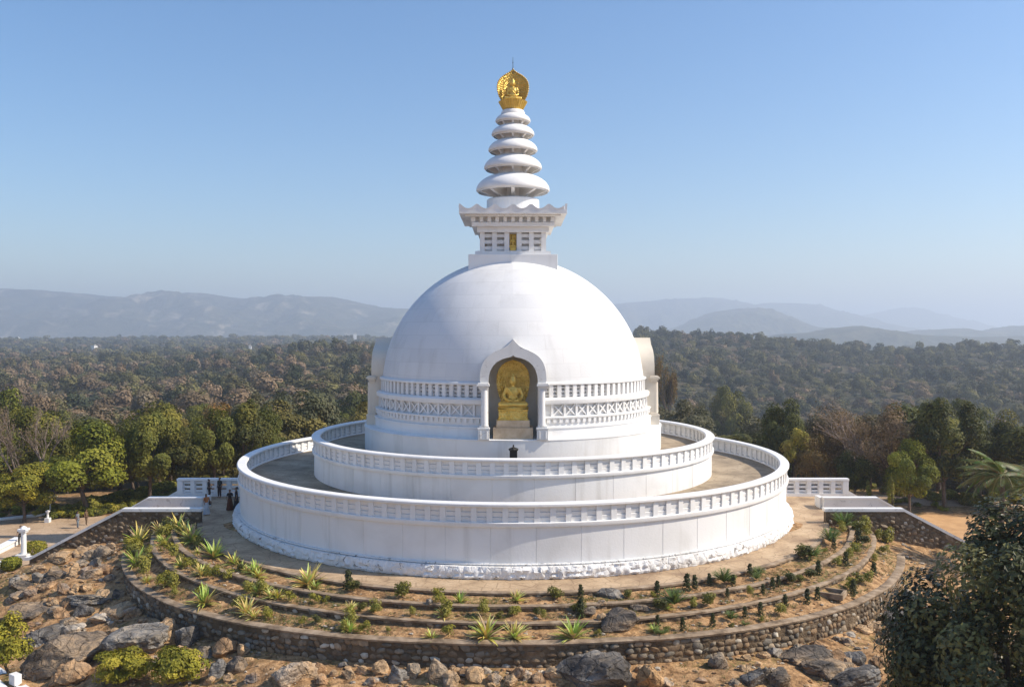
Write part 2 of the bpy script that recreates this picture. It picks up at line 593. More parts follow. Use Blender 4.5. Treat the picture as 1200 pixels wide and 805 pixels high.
# ground sheet: rings about the stupa
radii = [0, 8, 16, 20, 22] + [22 + .3 * i for i in range(1, 74)]
r_ = radii[-1]
while r_ < 15000:
    r_ *= 1.035 if r_ < 200 else 1.07
    radii.append(r_)
NA = 720
gv = []
for r in radii:
    for k in range(NA):
        a = 2 * math.pi * k / NA
        x, y = r * math.sin(a), -r * math.cos(a)
        gv.append((x, y, ground_z(x, y)))
gq = []
for i in range(len(radii) - 1):
    for k in range(NA):
        l = (k + 1) % NA
        if i == 0 and False: continue
        gq.append((i * NA + k, (i + 1) * NA + k, (i + 1) * NA + l, i * NA + l))
ground = link('ground', np_mesh('ground', gv[:], gq, M['soil'], smooth=True))
tag(ground, kind='structure')

# ------------------------------------------------------------------ hills
def mat_hill(name, rocky):
    m, n, b = new_mat(name)
    c = world_pos(n)
    t = tex(n, 'noise', .012, c, 9, .3, rough=.65)
    r = ramp(n, t.outputs[0], [(.35, (.045, .055, .03)), (.65, (.11, .10, .06))])
    t2 = tex(n, 'noise', .006, c, 12, .7, rough=.72)
    r2 = ramp(n, t2.outputs[0], [(.54, (0, 0, 0)), (.64, (rocky,) * 3)])
    col = mix(n, r2.outputs[0], r.outputs[0], (.42, .35, .25))
    n.links.new(col, b.inputs['Base Color'])
    b.inputs['Roughness'].default_value = 1
    b.inputs['Specular IOR Level'].default_value = 0
    bump(n, b, t.outputs[0], 1.0, 30)
    return m
M['hill'] = mat_hill('hill_rocky', .8)
M['hill2'] = mat_hill('hill_wooded', .15)

def hill(crest, d, half, mat_, seed):
    px = np.array([p[0] for p in crest], float); py = np.array([p[1] for p in crest], float)
    nx, ny = 380, 64
    V = []
    for i in range(nx):
        p = px[0] + (px[-1] - px[0]) * i / (nx - 1)
        yy = float(np.interp(p, px, py))
        X = (p - 601.2) * d / F
        zc = CAM.z + (HZ - yy) * d / F
        for j in range(ny):
            v = -1 + 2 * j / (ny - 1)
            Y = CAM.y + d + v * half
            sc = 1.0 / half
            hgt = max(0, math.cos(v * math.pi / 2)) ** .9
            base = -46
            z = base + (zc - base) * hgt
            rid = noise.ridged_multi_fractal(Vector((X * sc * 2.2 + seed, Y * sc * 2.2, seed)), .9, 2.1, 5, 1.0, 2.0)
            z += (rid - 1.2) * (zc - base) * .30 * (1 - hgt ** 8) * min(1, hgt * 3)
            z += noise.fractal(Vector((X * sc * 9, Y * sc * 9, seed)), 1, 2, 4) * (zc - base) * .018
            V.append((X, Y, z))
    Q = [(i * ny + j, (i + 1) * ny + j, (i + 1) * ny + j + 1, i * ny + j + 1) for i in range(nx - 1) for j in range(ny - 1)]
    o = link('hills', np_mesh('hills', V, Q, mat_, smooth=True))
    return tag(o, kind='structure')

hill([(-260, 388), (-150, 352), (0, 343), (37, 340.5), (75, 342.7), (112, 345.7), (157, 349.5), (187, 347.6), (225, 343), (255, 345.7), (285, 350.6),
      (311, 350.6), (337, 347.6), (394, 348.7), (420, 354), (450, 361), (480, 362), (520, 366), (580, 375), (660, 391)], 5200, 1300, M['hill'], 1.3)
hill([(640, 391), (690, 362), (728, 356), (760, 353), (782, 351.5), (831, 349.4), (857, 352.4), (879, 358), (902, 355), (954, 356.8), (983, 367),
      (1006, 372.8), (1030, 378), (1080, 390)], 7200, 900, M['hill2'], 5.1)
hill([(770, 391), (793, 386), (834, 367), (864, 361.7), (894, 361.7), (916, 371), (946, 382), (985, 392)], 4700, 700, M['hill2'], 9.7)
hill([(960, 390), (998, 373), (1028, 367), (1058, 360.5), (1080, 363.5), (1114, 373), (1151, 382), (1200, 391)], 9300, 900, M['hill2'], 14.2)
hill([(1030, 393), (1054, 391), (1088, 386.6), (1118, 385), (1151, 388), (1181, 386), (1200, 382), (1280, 376), (1400, 392)], 3900, 500, M['hill2'], 21.0)
hill([(880, 402), (905, 397), (916, 391.5), (954, 389.6), (983, 385), (1006, 382), (1028, 386), (1058, 391.5), (1088, 393), (1133, 395), (1200, 394), (1330, 392), (1450, 402)],
     2900, 420, M['hill2'], 30.5)

# ------------------------------------------------------------------ the stupa
ST = empty('stupa', (0, 0, 0), 0, 'huge white domed stupa with round terraces and a ringed spire', 'stupa')

# plinth of rough whitewashed stone
def prof_n(a, z, j):
    return .05 * noise.noise(Vector((a * 22, z * 3.1, 1))) + .11 * noise.noise(Vector((a * 75, z * 5, 7))) + .05 * noise.noise(Vector((a * 200, z * 9, 7))) if j in (1, 2, 3, 4, 5, 6) else 0
mb = MB()
mb.lathe([(19.0, 0.02), (20.26, 0.02), (20.32, .15), (20.28, .28), (20.31, .40), (20.27, .52), (20.20, .66), (19.0, .70)], 1400, rfun=prof_n)
mb.lathe([(19.3, .702), (20.02, .702), (20.02, .76), (19.3, .762)], 360)
obj('plinth', mb, M['whitewash'], ST, 40)

def seam_angles(npan, extra=6, w_=.0011):
    out = []
    for i in range(npan):
        a = 2 * math.pi * (i + .5) / npan
        nx_ = 2 * math.pi * (i + 1.5) / npan
        out += [(a - w_, 0), (a - w_ * .5, 1), (a + w_ * .5, 1), (a + w_, 0)]
        for k in range(1, extra):
            out.append((a + (nx_ - a) * k / extra, 0))
    return out

def drum_wall(R, z0, z1, npan):
    sa = seam_angles(npan)
    dep = {round(a, 7): s for a, s in sa}
    mb = MB()
    angs = [a for a, s in sa]
    angs_c = angs + [angs[0] + 2 * math.pi]
    f = lambda a, z, j: -.02 if dep.get(round(a if a < angs[-1] + 1e-6 else a - 2 * math.pi, 7), 0) else 0
    mb.lathe([(R, z0), (R, z1)], angs=angs_c, closed=False, rfun=f)
    return mb

obj('drum_wall', drum_wall(19.85, .74, 2.78, 51), M['wall'], ST, 30)
obj('drum_wall', drum_wall(14.75, 2.80, 4.50, 37), M['wall'], ST, 30)

def floor_disc(r0, r1, z, mat_, name='terrace_floor', parent=ST, segs=256):
    mb = MB(); mb.lathe([(r0, z - .3), (r1, z - .3), (r1, z), (r0, z)], segs)
    return obj(name, mb, mat_, parent)
floor_disc(14.5, 19.7, 2.86, M['terrace'])
floor_disc(10.0, 14.6, 4.55, M['terrace'])

def balustrade(R, z0, z1, zc, zt, n, bz0, bz1):
    """R outer radius; z0..z1 base band, z1..zc open part, zc..zt rail"""
    m = MB()
    m.lathe([(R - .50, z0), (R - .02, z0), (R, z0 + .04), (R, z1 - .03), (R - .04, z1), (R - .46, z1), (R - .50, z1 - .04)], 384)
    root = obj('balustrade', m, M['white'], ST, 30)
    m = MB()
    e = .05
    m.lathe([(R - .56, zc), (R + .0, zc), (R + .04, zc + e), (R + .04, zt - e), (R - .01, zt), (R - .55, zt), (R - .60, zt - e), (R - .60, zc + e)], 384)
    obj('top_rail', m, M['white'], root, 30)
    m = MB()
    H = zc - z1
    for k in range(3):
        zz = z1 + H * (k + .5) / 3 + .02
        hs = H * .185
        m.lathe([(R - .36, zz - hs * .55), (R - .20, zz - hs), (R - .16, zz + hs * .55), (R - .32, zz + hs)], 384)
    obj('louvre_slats', m, M['white'], root, 30)
    pm = MB(); pm.box((0, 0, 0), (.31, .34, H + .01))
    pme = pm.mesh('post', M['white'])
    def post_xf(k):
        a = 2 * math.pi * (k + .5) / n
        return a, ((R - .26) * math.sin(a), -(R - .26) * math.cos(a), (z1 + zc) / 2)
    ks = sorted(range(n), key=lambda k: -math.cos(2 * math.pi * (k + .5) / n))
    # the hundred that show largest: nearest the front, then those seen beside the drum
    for k in ks[:98]:
        a, p = post_xf(k)
        o = link('post', pme, root); o.location = p; o.rotation_euler = (0, 0, a)
    rest = MB()
    for k in ks[98:]:
        a, p = post_xf(k)
        rest.box(p, (.31, .34, H + .01), a)
    o = obj('post', rest, M['white'], root); o['kind'] = 'stuff'
    return root
balustrade(20.0, 2.72, 2.97, 3.78, 3.98, 147, 0, 0)
balustrade(14.9, 4.43, 4.65, 5.43, 5.61, 113, 0, 0)

# ledge under the dome drum
mb = MB()
mb.lathe([(9.0, 4.5), (11.1, 4.5), (11.1, 6.17), (11.13, 6.19), (11.13, 6.25), (11.06, 6.28), (0.01, 6.28)], 256, closed=False)
obj('dome_ledge', mb, M['wall'], ST, 30)

NICHES = [0, math.pi / 2, -math.pi / 2]
GAP = R_(11.4)
def gapped(mb, prof, per=56):
    """a ring broken at the front and at both sides, closed behind"""
    for a0, a1 in ((GAP, math.pi / 2 - GAP), (math.pi / 2 + GAP, 3 * math.pi / 2 - GAP), (3 * math.pi / 2 + GAP, 2 * math.pi - GAP)):
        mb.lathe(prof, max(8, int(per * (a1 - a0) / 1.2)), a0, a1)
def free(a):
    a = a % (2 * math.pi)
    return all(abs((a - g + math.pi) % (2 * math.pi) - math.pi) > GAP + .012 for g in NICHES)

mb = MB()
gapped(mb, [(9.2, 6.2), (10.36, 6.2), (10.36, 6.86), (10.42, 6.88), (10.42, 6.97), (10.3, 7.02), (9.2, 7.02)])     # foot
gapped(mb, [(9.2, 7.02), (10.2, 7.02), (10.2, 7.50), (9.2, 7.50)])
gapped(mb, [(9.2, 7.50), (10.36, 7.50), (10.38, 7.60), (10.22, 7.64), (9.2, 7.64)])
gapped(mb, [(9.2, 7.62), (9.93, 7.62), (9.93, 8.42), (9.2, 8.42)])
gapped(mb, [(9.2, 8.42), (10.22, 8.42), (10.26, 8.50), (10.26, 8.72), (10.1, 8.84), (9.2, 8.86)])
gapped(mb, [(9.2, 8.84), (9.64, 8.84), (9.64, 9.66), (9.2, 9.66)])
gapped(mb, [(9.2, 9.64), (10.0, 9.64), (10.04, 9.70), (10.02, 9.80), (9.84, 9.86), (9.2, 9.88)])
frieze = obj('frieze', mb, M['white'], ST, 30)
mb = MB()
for k in range(154):
    a = 2 * math.pi * (k + .5) / 154
    if free(a): mb.box((10.25 * math.sin(a), -10.25 * math.cos(a), 7.36), (.22, .16, .26), a)
obj('dentils', mb, M['white'], frieze)
mb = MB()
NX = 74
for k in range(NX):
    a = 2 * math.pi * k / NX
    if free(a): mb.box((10.04 * math.sin(a), -10.04 * math.cos(a), 8.03), (.14, .16, .78), a)
    a = 2 * math.pi * (k + .5) / NX
    if free(a - .02) and free(a + .02):
        for sg in (-1, 1):
            ang = math.atan2(.70, .70)
            mt = Matrix.Rotation(a, 4, 'Z') @ Matrix.Rotation(sg * ang, 4, 'Y')
            mb.box((10.02 * math.sin(a), -10.02 * math.cos(a), 8.03), (.96, .10 + .004 * sg, .085), mat=mt)
obj('cross_panels', mb, M['white'], frieze)
mb = MB()
NP = 112
for k in range(NP):
    a = 2 * math.pi * (k + .5) / NP
    if free(a): mb.box((9.83 * math.sin(a), -9.83 * math.cos(a), 9.25), (.27, .26, .80), a)
for k in range(3):
    zz = 8.85 + .8 * (k + .55) / 3.1
    gapped(mb, [(9.5, zz - .05), (9.80, zz - .08), (9.83, zz + .02), (9.5, zz + .05)])
obj('blind_balusters', mb, M['white'], frieze)

# dome with real openings for the niches
prof = [(0.001, 9.80), (9.82, 9.80)]
ZC, RD = 8.8, 9.88
t0 = math.asin((9.84 - ZC) / RD)
for i in range(61):
    t = t0 + (math.pi / 2 - t0) * i / 60
    prof.append((max(.001, RD * math.cos(t)), ZC + RD * math.sin(t)))
mb = MB(); mb.lathe(prof, 192, closed=False)
dome_me = mb.mesh('dome', M['dome'])
bm = bmesh.new(); bm.from_mesh(dome_me); bmesh.ops.remove_doubles(bm, verts=bm.verts, dist=.003)
bmesh.ops.recalc_face_normals(bm, faces=bm.faces); bm.to_mesh(dome_me); bm.free()
dome = link('dome', dome_me, ST)

OUT = [(2.04, 6.2), (2.04, 9.84), (2.12, 9.86), (2.12, 10.2), (2.10, 10.5), (2.03, 10.85), (1.92, 11.15), (1.76, 11.4), (1.55, 11.62), (1.28, 11.80), (1.0, 11.93),
       (.7, 12.05), (.45, 12.18), (.25, 12.36), (.1, 12.52), (0, 12.66)]
INN = [(1.58, 6.2), (1.58, 9.84), (1.57, 10.1), (1.52, 10.4), (1.42, 10.7), (1.25, 10.98), (1.02, 11.2), (.75, 11.35), (.45, 11.45), (.18, 11.50), (.05, 11.55), (0, 11.62)]
def mirror(h):
    return h + [(-x, z) for x, z in reversed(h[:-1])]
YF, YB = -10.78, -8.45
for a in NICHES:
    cutter = MB(); cutter.prism([(x * .975, z - (.03 if z > 7 else 0)) for x, z in mirror(OUT)], -12.5, YB + .02)
    co = link('cutter_tmp', cutter.mesh('c', M['dome'])); co.rotation_euler = (0, 0, a)
    md = dome.modifiers.new('b', 'BOOLEAN'); md.object = co; md.operation = 'DIFFERENCE'; md.solver = 'EXACT'
    me = eval_mesh(dome)
    dome.modifiers.clear()
    dome.data = me
    cm = co.data; bpy.data.objects.remove(co); bpy.data.meshes.remove(cm)
dome.data.shade_smooth(); dome.data.set_sharp_from_angle(angle=R_(35)); dome.data.name = 'dome'

def resample(h, n):
    P = [Vector((x, 0, z)) for x, z in h]
    L = [0]
    for i in range(1, len(P)): L.append(L[-1] + (P[i] - P[i - 1]).length)
    out = []
    for k in range(n):
        t = L[-1] * k / (n - 1)
        i = min(len(P) - 2, max(0, np.searchsorted(L, t) - 1))
        u = (t - L[i]) / (L[i + 1] - L[i])
        p = P[i].lerp(P[i + 1], u)
        out.append((p.x, p.z))
    return out

def niche(a, first):
    YF = -10.78 if first else -10.42
    arch = MB()
    o = mirror(resample(OUT, 40)); i = mirror(resample(INN, 40))
    n = len(o)
    V = [(x, YF, z) for x, z in o] + [(x, YF, z) for x, z in i] + [(x, YB, z) for x, z in o] + [(x, YB, z) for x, z in i]
    Fc = []
    for k in range(n - 1):
        Fc += [(k, k + 1, n + k + 1, n + k), (k, 2 * n + k, 2 * n + k + 1, k + 1), (n + k, n + k + 1, 3 * n + k + 1, 3 * n + k)]
    arch.add(V, Fc)
    # raised moulding round the opening
    i2 = mirror(resample([(x + .0, z) for x, z in INN], 40)); 
    root = obj('niche', arch, M['white_dirty'] if first else M['cream'], ST, 35)
    root.rotation_euler = (0, 0, a)
    bk = MB(); bk.prism([(x * 1.1, z + .05) for x, z in mirror(INN)], YB - .12, YB + .1)
    obj('back_wall', bk, M['niche_in'], root)
    lin = MB()
    V = [(x * .995, YF + .5, z - .006) for x, z in i] + [(x * .995, YB, z - .006) for x, z in i]
    lin.add(V, [(k, k + 1, n + k + 1, n + k) for k in range(n - 1)])
    obj('inner_wall', lin, M['niche_in'], root, 35)
    for s in (-1, 1):
        c = MB()
        x = s * 1.83
        c.lathe([(.001, 7.15), (.235, 7.15), (.225, 7.5), (.20, 9.4), (.001, 9.4)], 10, center=(x, YF - .1), closed=False)
        c.box((x - s * .0, YF + .12, 8.3), (.40, .44, 2.3))
        ob = obj('column', c, M['white'] if first else M['cream'], root, 40)
        k = MB()
        k.box((x + s * .08, YF + .0, 9.72), (.82, .72, .14)); k.box((x + s * .06, YF + .02, 9.83), (.70, .60, .08))
        k.box((x + s * .06, YF + .02, 9.58), (.62, .56, .14)); k.box((x + s * .03, YF + .04, 9.45), (.52, .48, .12))
        obj('capital', k, M['white_dirty'] if first else M['cream'], ob, bevel=.02)
        k = MB()
        k.box((x + s * .04, YF + .0, 6.60), (.72, .66, .66)); k.box((x + s * .04, YF + .0, 6.98), (.80, .74, .12)); k.box((x + s * .03, YF + .02, 7.10), (.60, .56, .12))
        for q in (-.2, .2): k.box((x + s * .04 + q, YF - .345, 6.60), (.10, .05, .5))
        obj('column_base', k, M['white_dirty'] if first else M['cream'], ob, bevel=.02)
    return root
for q, a in enumerate(NICHES):
    niche(a, q == 0)

# ------------------------------------------------------------------ harmika (square tower above the dome)
hk = MB()
hk.box((0, 0, 18.0), (6.44, 6.44, 1.40))
harm = obj('harmika', hk, M['white'], ST, bevel=.02)
hk = MB(); hk.box((0, 0, 18.83), (5.5, 5.5, .27)); hk.box((0, 0, 18.98), (5.2, 5.2, .06))
obj('step', hk, M['white'], harm)
hk = MB()
zb, zt = 19.0, 20.36
hk.box((0, 0, (zb + zt) / 2), (3.9, 3.9, zt - zb))
SX = [-1.8, -.9, 0, .9, 1.8]
for q in range(4):
    rot = Matrix.Rotation(q * math.pi / 2, 4, 'Z')
    for k in range(6):
        x0 = [-2.42, -1.53, -.63, .27, 1.17, 2.07][k]; x1 = [-2.07, -1.17, -.27, .63, 1.53, 2.42][k]
        if k == 0 and q % 2: continue
        if k == 5 and q % 2: continue
        hk.box(rot @ Vector(((x0 + x1) / 2, -2.2, (zb + zt) / 2)), (x1 - x0, .44, zt - zb - .004), q * math.pi / 2)
    for x in SX:
        if x == 0: continue
        for zz in (19.22, 19.68, 20.14):
            hk.box(rot @ Vector((x, -2.13, zz)), (.54, .30, .26), q * math.pi / 2)
obj('lantern_wall', hk, M['white'], harm)
hk = MB(); hk.box((0, 0, 20.56), (5.24, 5.24, .40)); hk.box((0, 0, 20.90), (6.0, 6.0, .29))
obj('cornice', hk, M['white'], harm, bevel=.03)
hk = MB(); hk.box((0, 0, 21.25), (5.5, 5.5, .42))
for q in range(4):
    rot = Matrix.Rotation(q * math.pi / 2, 4, 'Z')
    for k in range(11):
        x = -2.85 + 5.7 * k / 10
        hk.box(rot @ Vector((x, -2.9, 21.24)), (.26, .32 + .0 * k, .36), q * math.pi / 2)
obj('brackets', hk, M['white'], harm)
hk = MB()
HW = 3.86
hk.box((0, 0, 21.49), (6.9, 6.9, .12)); hk.box((0, 0, 21.68), (2 * HW, 2 * HW, .26))
obj('roof_slab', hk, M['white'], harm, bevel=.02)
hk = MB()
# wavy crest round the slab
def crest_h(t):
    k = (t + HW) / (2 * HW) * 6
    u = k - round(k)
    h = .10 + .32 * math.exp(-(u / .25) ** 2)
    e = HW - abs(t)
    return h + .03 * max(0, 1 - e / .8)
for q in range(4):
    rot = Matrix.Rotation(q * math.pi / 2, 4, 'Z')
    N = 120
    V = []
    for i in range(N + 1):
        t = -HW + .003 + (2 * HW - .2) * i / N
        h = crest_h(t)
        for (yy, zz) in ((-HW - .0 + .004, 21.80), (-HW - .03, 21.81 + h), (-HW + .14, 21.81 + h * .96), (-HW + .17, 21.80)):
            V.append(rot @ Vector((t, yy, zz)))
    Fc = [(i * 4 + j, (i + 1) * 4 + j, (i + 1) * 4 + (j + 1) % 4, i * 4 + (j + 1) % 4) for i in range(N) for j in range(4)]
    Fc += [(0, 1, 2, 3), (N * 4 + 3, N * 4 + 2, N * 4 + 1, N * 4)]
    hk.add(V, Fc)
obj('wavy_crest', hk, M['white'], harm, 40)

# ------------------------------------------------------------------ spire
sp = MB()
sp.lathe([(.01, 21.8), (2.03, 21.8), (2.0, 22.2), (1.98, 23.02), (1.90, 23.1), (.01, 23.1)], 96, closed=False)
spire = obj('spire', sp, M['white'], ST, 40)
DISC = [(23.72, 2.78, 25.14, 1.50), (25.40, 2.19, 26.55, 1.28), (26.74, 1.86, 27.74, 1.12), (27.94, 1.62, 28.80, 1.0), (28.95, 1.33, 29.66, .86)]
prev_r = 1.30
for (zr, Rr, ztp, Rt) in DISC:
    d_ = MB()
    pr = []
    hh = ztp - zr
    n = 16
    for i in range(n + 1):                       # outer bell curve
        t = i / n * math.pi / 2
        pr.append((max(.30 + .001 * (n - i), Rr * math.cos(t)), zr + .06 + (hh - .06) * math.sin(t)))
    inner = [(max(.3, r - .14 - .05 * k / n), z - .16 - .004 * k) for k, (r, z) in enumerate(pr)]
    prof_ = [(Rr - .03, zr)] + pr + list(reversed(inner)) + [(Rr - .13, zr)]
    d_.lathe(prof_, 96)
    dk = obj('umbrella_disc', d_, M['white'], spire, 50)
    s_ = MB()
    core = prev_r * .62
    zlow = zr - (.62 if Rr > 2.5 else .42)
    s_.lathe([(core, zlow), (core, ztp - .3)], 40, closed=False)
    for k in range(8):
        a = 2 * math.pi * k / 8
        rot = Matrix.Rotation(a, 4, 'Z')
        w2 = .13 if Rr > 2.5 else .09
        base_z = zr - (.58 if Rr > 2.5 else .30)
        r0, r1 = core - .02, Rr * .93
        P = [(r0, base_z), (r0 + .30 * Rr * .35, base_z), (r1, zr + .07), (r1 * .93, zr + hh * .33), (r1 * .7, zr + hh * .62), (r0, zr + hh * .75)]
        V = [rot @ Vector((-w2, -r, z)) for r, z in P] + [rot @ Vector((w2, -r, z)) for r, z in P]
        m_ = len(P)
        s_.add(V, [tuple(range(m_)), tuple(reversed(range(m_, 2 * m_)))] + [(i, (i + 1) % m_, m_ + (i + 1) % m_, m_ + i) for i in range(m_)])
    obj('struts', s_, M['white'], dk)
    prev_r = Rt * 1.25
sp = MB(); sp.lathe([(.01, 29.5), (.92, 29.5), (.90, 29.62), (.86, 29.72), (.80, 29.80), (.01, 29.80)], 64, closed=False)
obj('neck', sp, M['white'], spire, 40)

# gold finial
fb = MB()
NPT = 16
V = []
segs = 160
prf = [(.62, 29.80), (.70, 29.86), (.80, 30.0), (.94, 30.25), (1.06, 30.46)]
fb.lathe(prf + [(.9, 30.40), (.01, 30.36)], segs, closed=False, rfun=lambda a, z, j: (.045 * abs(math.sin(a * NPT)) + 0) * min(1, j) if j < 5 else 0)
finial = obj('finial', fb, M['gold'], ST, 40)
LEAF = [(.66, 0), (.92, .25), (1.14, .6), (1.25, 1.0), (1.27, 1.35), (1.19, 1.72), (1.0, 2.05), (.72, 2.34), (.40, 2.56), (.14, 2.74), (0, 2.92)]
LEAF_F = mirror(resample(LEAF, 26))
def halo(name, parent, zs, outline, y0, curve, th, scale=1.0, bead=.07, mat_=None, zoff=0):
    """leaf shaped gold plate, hollowed towards the front, beads along its rim"""
    h = MB(); n = len(outline); K = 8
    zc_ = sum(z for x, z in outline) / n
    V = []
    for side in (0, 1):
        for j in range(K + 1):
            t = j / K
            for x, z in outline:
                xx, zz = x * t, zc_ + (z - zc_) * t
                yy = y0 - curve * (abs(xx) / 1.2) ** 2 + side * th
                V.append((xx * scale, yy, zs + zz * scale))
    L = (K + 1) * n
    Fc = []
    for side in (0, 1):
        for j in range(K):
            for i in range(n):
                k = (i + 1) % n
                Fc.append((side * L + j * n + i, side * L + j * n + k, side * L + (j + 1) * n + k, side * L + (j + 1) * n + i))
    for i in range(n):
        k = (i + 1) % n
        Fc.append((K * n + i, K * n + k, L + K * n + k, L + K * n + i))
    h.add(V, Fc)
    ho = obj(name, h, mat_ or M['gold_relief'], parent, 40)
    b_ = MB()
    for fr, rad in ((.97, bead), (.78, bead * .8), (.6, bead * .7)):
        rs = mirror(resample([(x, z) for x, z in outline[:n // 2 + 1]], max(8, int(22 * fr))))
        for x, z in rs:
            xx, zz = x * fr, zc_ + (z - zc_) * fr
            p = Vector((xx * scale, y0 - curve * (abs(xx) / 1.2) ** 2 - .01, zs + zz * scale))
            bmm = bmesh.new(); bmesh.ops.create_icosphere(bmm, subdivisions=1, radius=rad)
            vv = [v.co + p for v in bmm.verts]; ff = [[q.index for q in f.verts] for f in bmm.faces]; bmm.free()
            b_.add(vv, ff)
    obj('beads', b_, M['gold'], ho, 60)
    return ho
halo('halo', finial, 30.32, LEAF_F, .35, .62, .08, .95, .075)
rod = MB(); rod.tube([(0, .05, 32.6), (0, .05, 33.3), (0, .05, 33.86)], [.028, .02, .012], 8); rod.lathe([(.001, 33.42), (.05, 33.47), (.001, 33.54)], 10, center=(0, .05), closed=False)
obj('lightning_rod', rod, M['dark'], finial)

# ------------------------------------------------------------------ seated statue
def blob(bm, c, r, rot=None):
    m = Matrix.Translation(c) @ (rot or Matrix.Identity(4)) @ Matrix.Diagonal((*r, 1))
    bmesh.ops.create_icosphere(bm, subdivisions=3, radius=1, matrix=m)
def limb(bm, pts, rad):
    for i in range(len(pts) - 1):
        a, b_ = Vector(pts[i]), Vector(pts[i + 1])
        N = max(3, int((b_ - a).length / .05))
        for k in range(N + 1):
            p = a.lerp(b_, k / N); r = rad[i] + (rad[i + 1] - rad[i]) * k / N
            bmesh.ops.create_icosphere(bm, subdivisions=2, radius=r, matrix=Matrix.Translation(p))
def statue_mesh():
    """cross-legged figure, hands resting in the lap; origin under the seat, faces -Y, about 2.4 high"""
    bm = bmesh.new()
    blob(bm, (0, 0, .30), (.62, .42, .24))
    blob(bm, (0, -.02, .62), (.36, .27, .36))
    blob(bm, (0, 0, 1.05), (.42, .27, .36))
    blob(bm, (0, .02, 1.28), (.46, .22, .18))
    limb(bm, [(0, .02, 1.35), (0, -.02, 1.62)], [.15, .13])
    blob(bm, (0, -.03, 1.82), (.25, .26, .31))
    blob(bm, (0, .03, 2.06), (.235, .235, .16)); blob(bm, (0, .04, 2.22), (.12, .12, .13))
    blob(bm, (0, -.285, 1.80), (.04, .05, .08)); blob(bm, (0, -.265, 1.69), (.07, .03, .022))
    for s in (-1, 1):
        blob(bm, (s * .10, -.255, 1.86), (.05, .025, .018)); blob(bm, (s * .10, -.25, 1.91), (.06, .03, .015))
        blob(bm, (s * .26, .0, 1.77), (.03, .06, .15))
        limb(bm, [(s * .45, .03, 1.27), (s * .62, 0, .85), (s * .56, -.12, .62), (s * .30, -.42, .50), (s * .12, -.50, .48)], [.15, .125, .115, .09, .06])
        limb(bm, [(s * .20, .0, .26), (s * .80, -.22, .24), (s * .86, -.30, .22)], [.26, .19, .17])
        limb(bm, [(s * .84, -.30, .20), (s * .35, -.50, .20), (-s * .25, -.52, .24 + .04 * s)], [.17, .13, .09])
        for f in range(4):
            limb(bm, [(s * .10, -.50 - .022 * f, .49), (s * (-.05 - .01 * f), -.505 - .024 * f, .505)], [.022, .017])
        limb(bm, [(s * .10, -.46, .52), (s * .01, -.47, .58)], [.024, .018])
    # robe hem over one shoulder
    limb(bm, [(-.40, -.12, 1.36), (-.05, -.27, 1.0), (.25, -.26, .70), (.4, -.2, .5)], [.05, .045, .045, .045])
    limb(bm, [(-.30, -.2, 1.1), (.0, -.28, .78)], [.03, .03])
    me = bpy.data.meshes.new('body_tmp'); bm.to_mesh(me); bm.free()
    o = link('tmp', me)
    md = o.modifiers.new('r', 'REMESH'); md.mode = 'VOXEL'; md.voxel_size = .024
    sm = o.modifiers.new('s', 'SMOOTH'); sm.iterations = 2; sm.factor = .5
    out = eval_mesh(o)
    bpy.data.objects.remove(o); bpy.data.meshes.remove(me)
    out.materials.clear(); out.materials.append(M['gold']); out.name = 'seated_figure'
    out.shade_smooth()
    return out
FIG = statue_mesh()
st = empty('statue', (0, -10.0, 6.28), 0, 'golden seated figure with leaf-shaped halo inside the arched niche of the dome', 'statue')
b = link('figure', FIG, st); b.location = (0, 0, 1.98); b.scale = (.95, .95, .93)
blk = MB(); blk.box((0, .0, .36), (2.55, 1.5, .72)); obj('stone_block', blk, M['stone_base'], st, bevel=.02)
blk = MB(); blk.box((0, .02, .95), (2.12, 1.3, .45)); obj('stone_block', blk, M['stone_base'], st, bevel=.02)
blk = MB(); blk.box((0, .05, 1.50), (1.86, 1.14, .66)); blk.box((0, .05, 1.21), (1.98, 1.24, .08)); blk.box((0, .05, 1.83), (1.96, 1.22, .08))
obj('gold_seat', blk, M['gold_relief'], st, bevel=.015)
blk = MB(); blk.lathe([(.01, 1.86), (.9, 1.86), (1.0, 1.95), (.92, 2.04), (.01, 2.06)], 64, closed=False, sy=.62, rfun=lambda a, z, j: .05 * abs(math.sin(a * 12)) if j in (1, 2) else 0)
obj('lotus_cushion', blk, M['gold'], st, 50)
HL = [(.55, 0), (.80, .35), (.95, .75), (1.06, 1.2), (1.12, 1.65), (1.10, 2.1), (.98, 2.5), (.75, 2.82), (.45, 3.02), (.15, 3.12), (0, 3.17)]
halo('halo', st, 1.95, mirror(resample(HL, 28)), .62, .18, .08, .97, .055)

sm_st = empty('statue', (0, -2.12, 19.06), 0, 'tiny golden seated figure in the central opening of the square tower', 'statue')
b = link('figure', FIG, sm_st); b.location = (0, 0, .22); b.scale = (.30, .30, .42)
blk = MB(); blk.box((0, 0, .10), (.42, .26, .20)); blk.box((0, 0, .23), (.5, .28, .05)); obj('seat', blk, M['gold'], sm_st)
blk = MB(); blk.box((0, .13, .72), (.50, .03, 1.0)); obj('back_plate', blk, M['gold_relief'], sm_st)
b = link('figure', FIG, finial); b.location = (0, -.18, 30.5); b.scale = (.66, .66, .72)
FIG_TOP = b

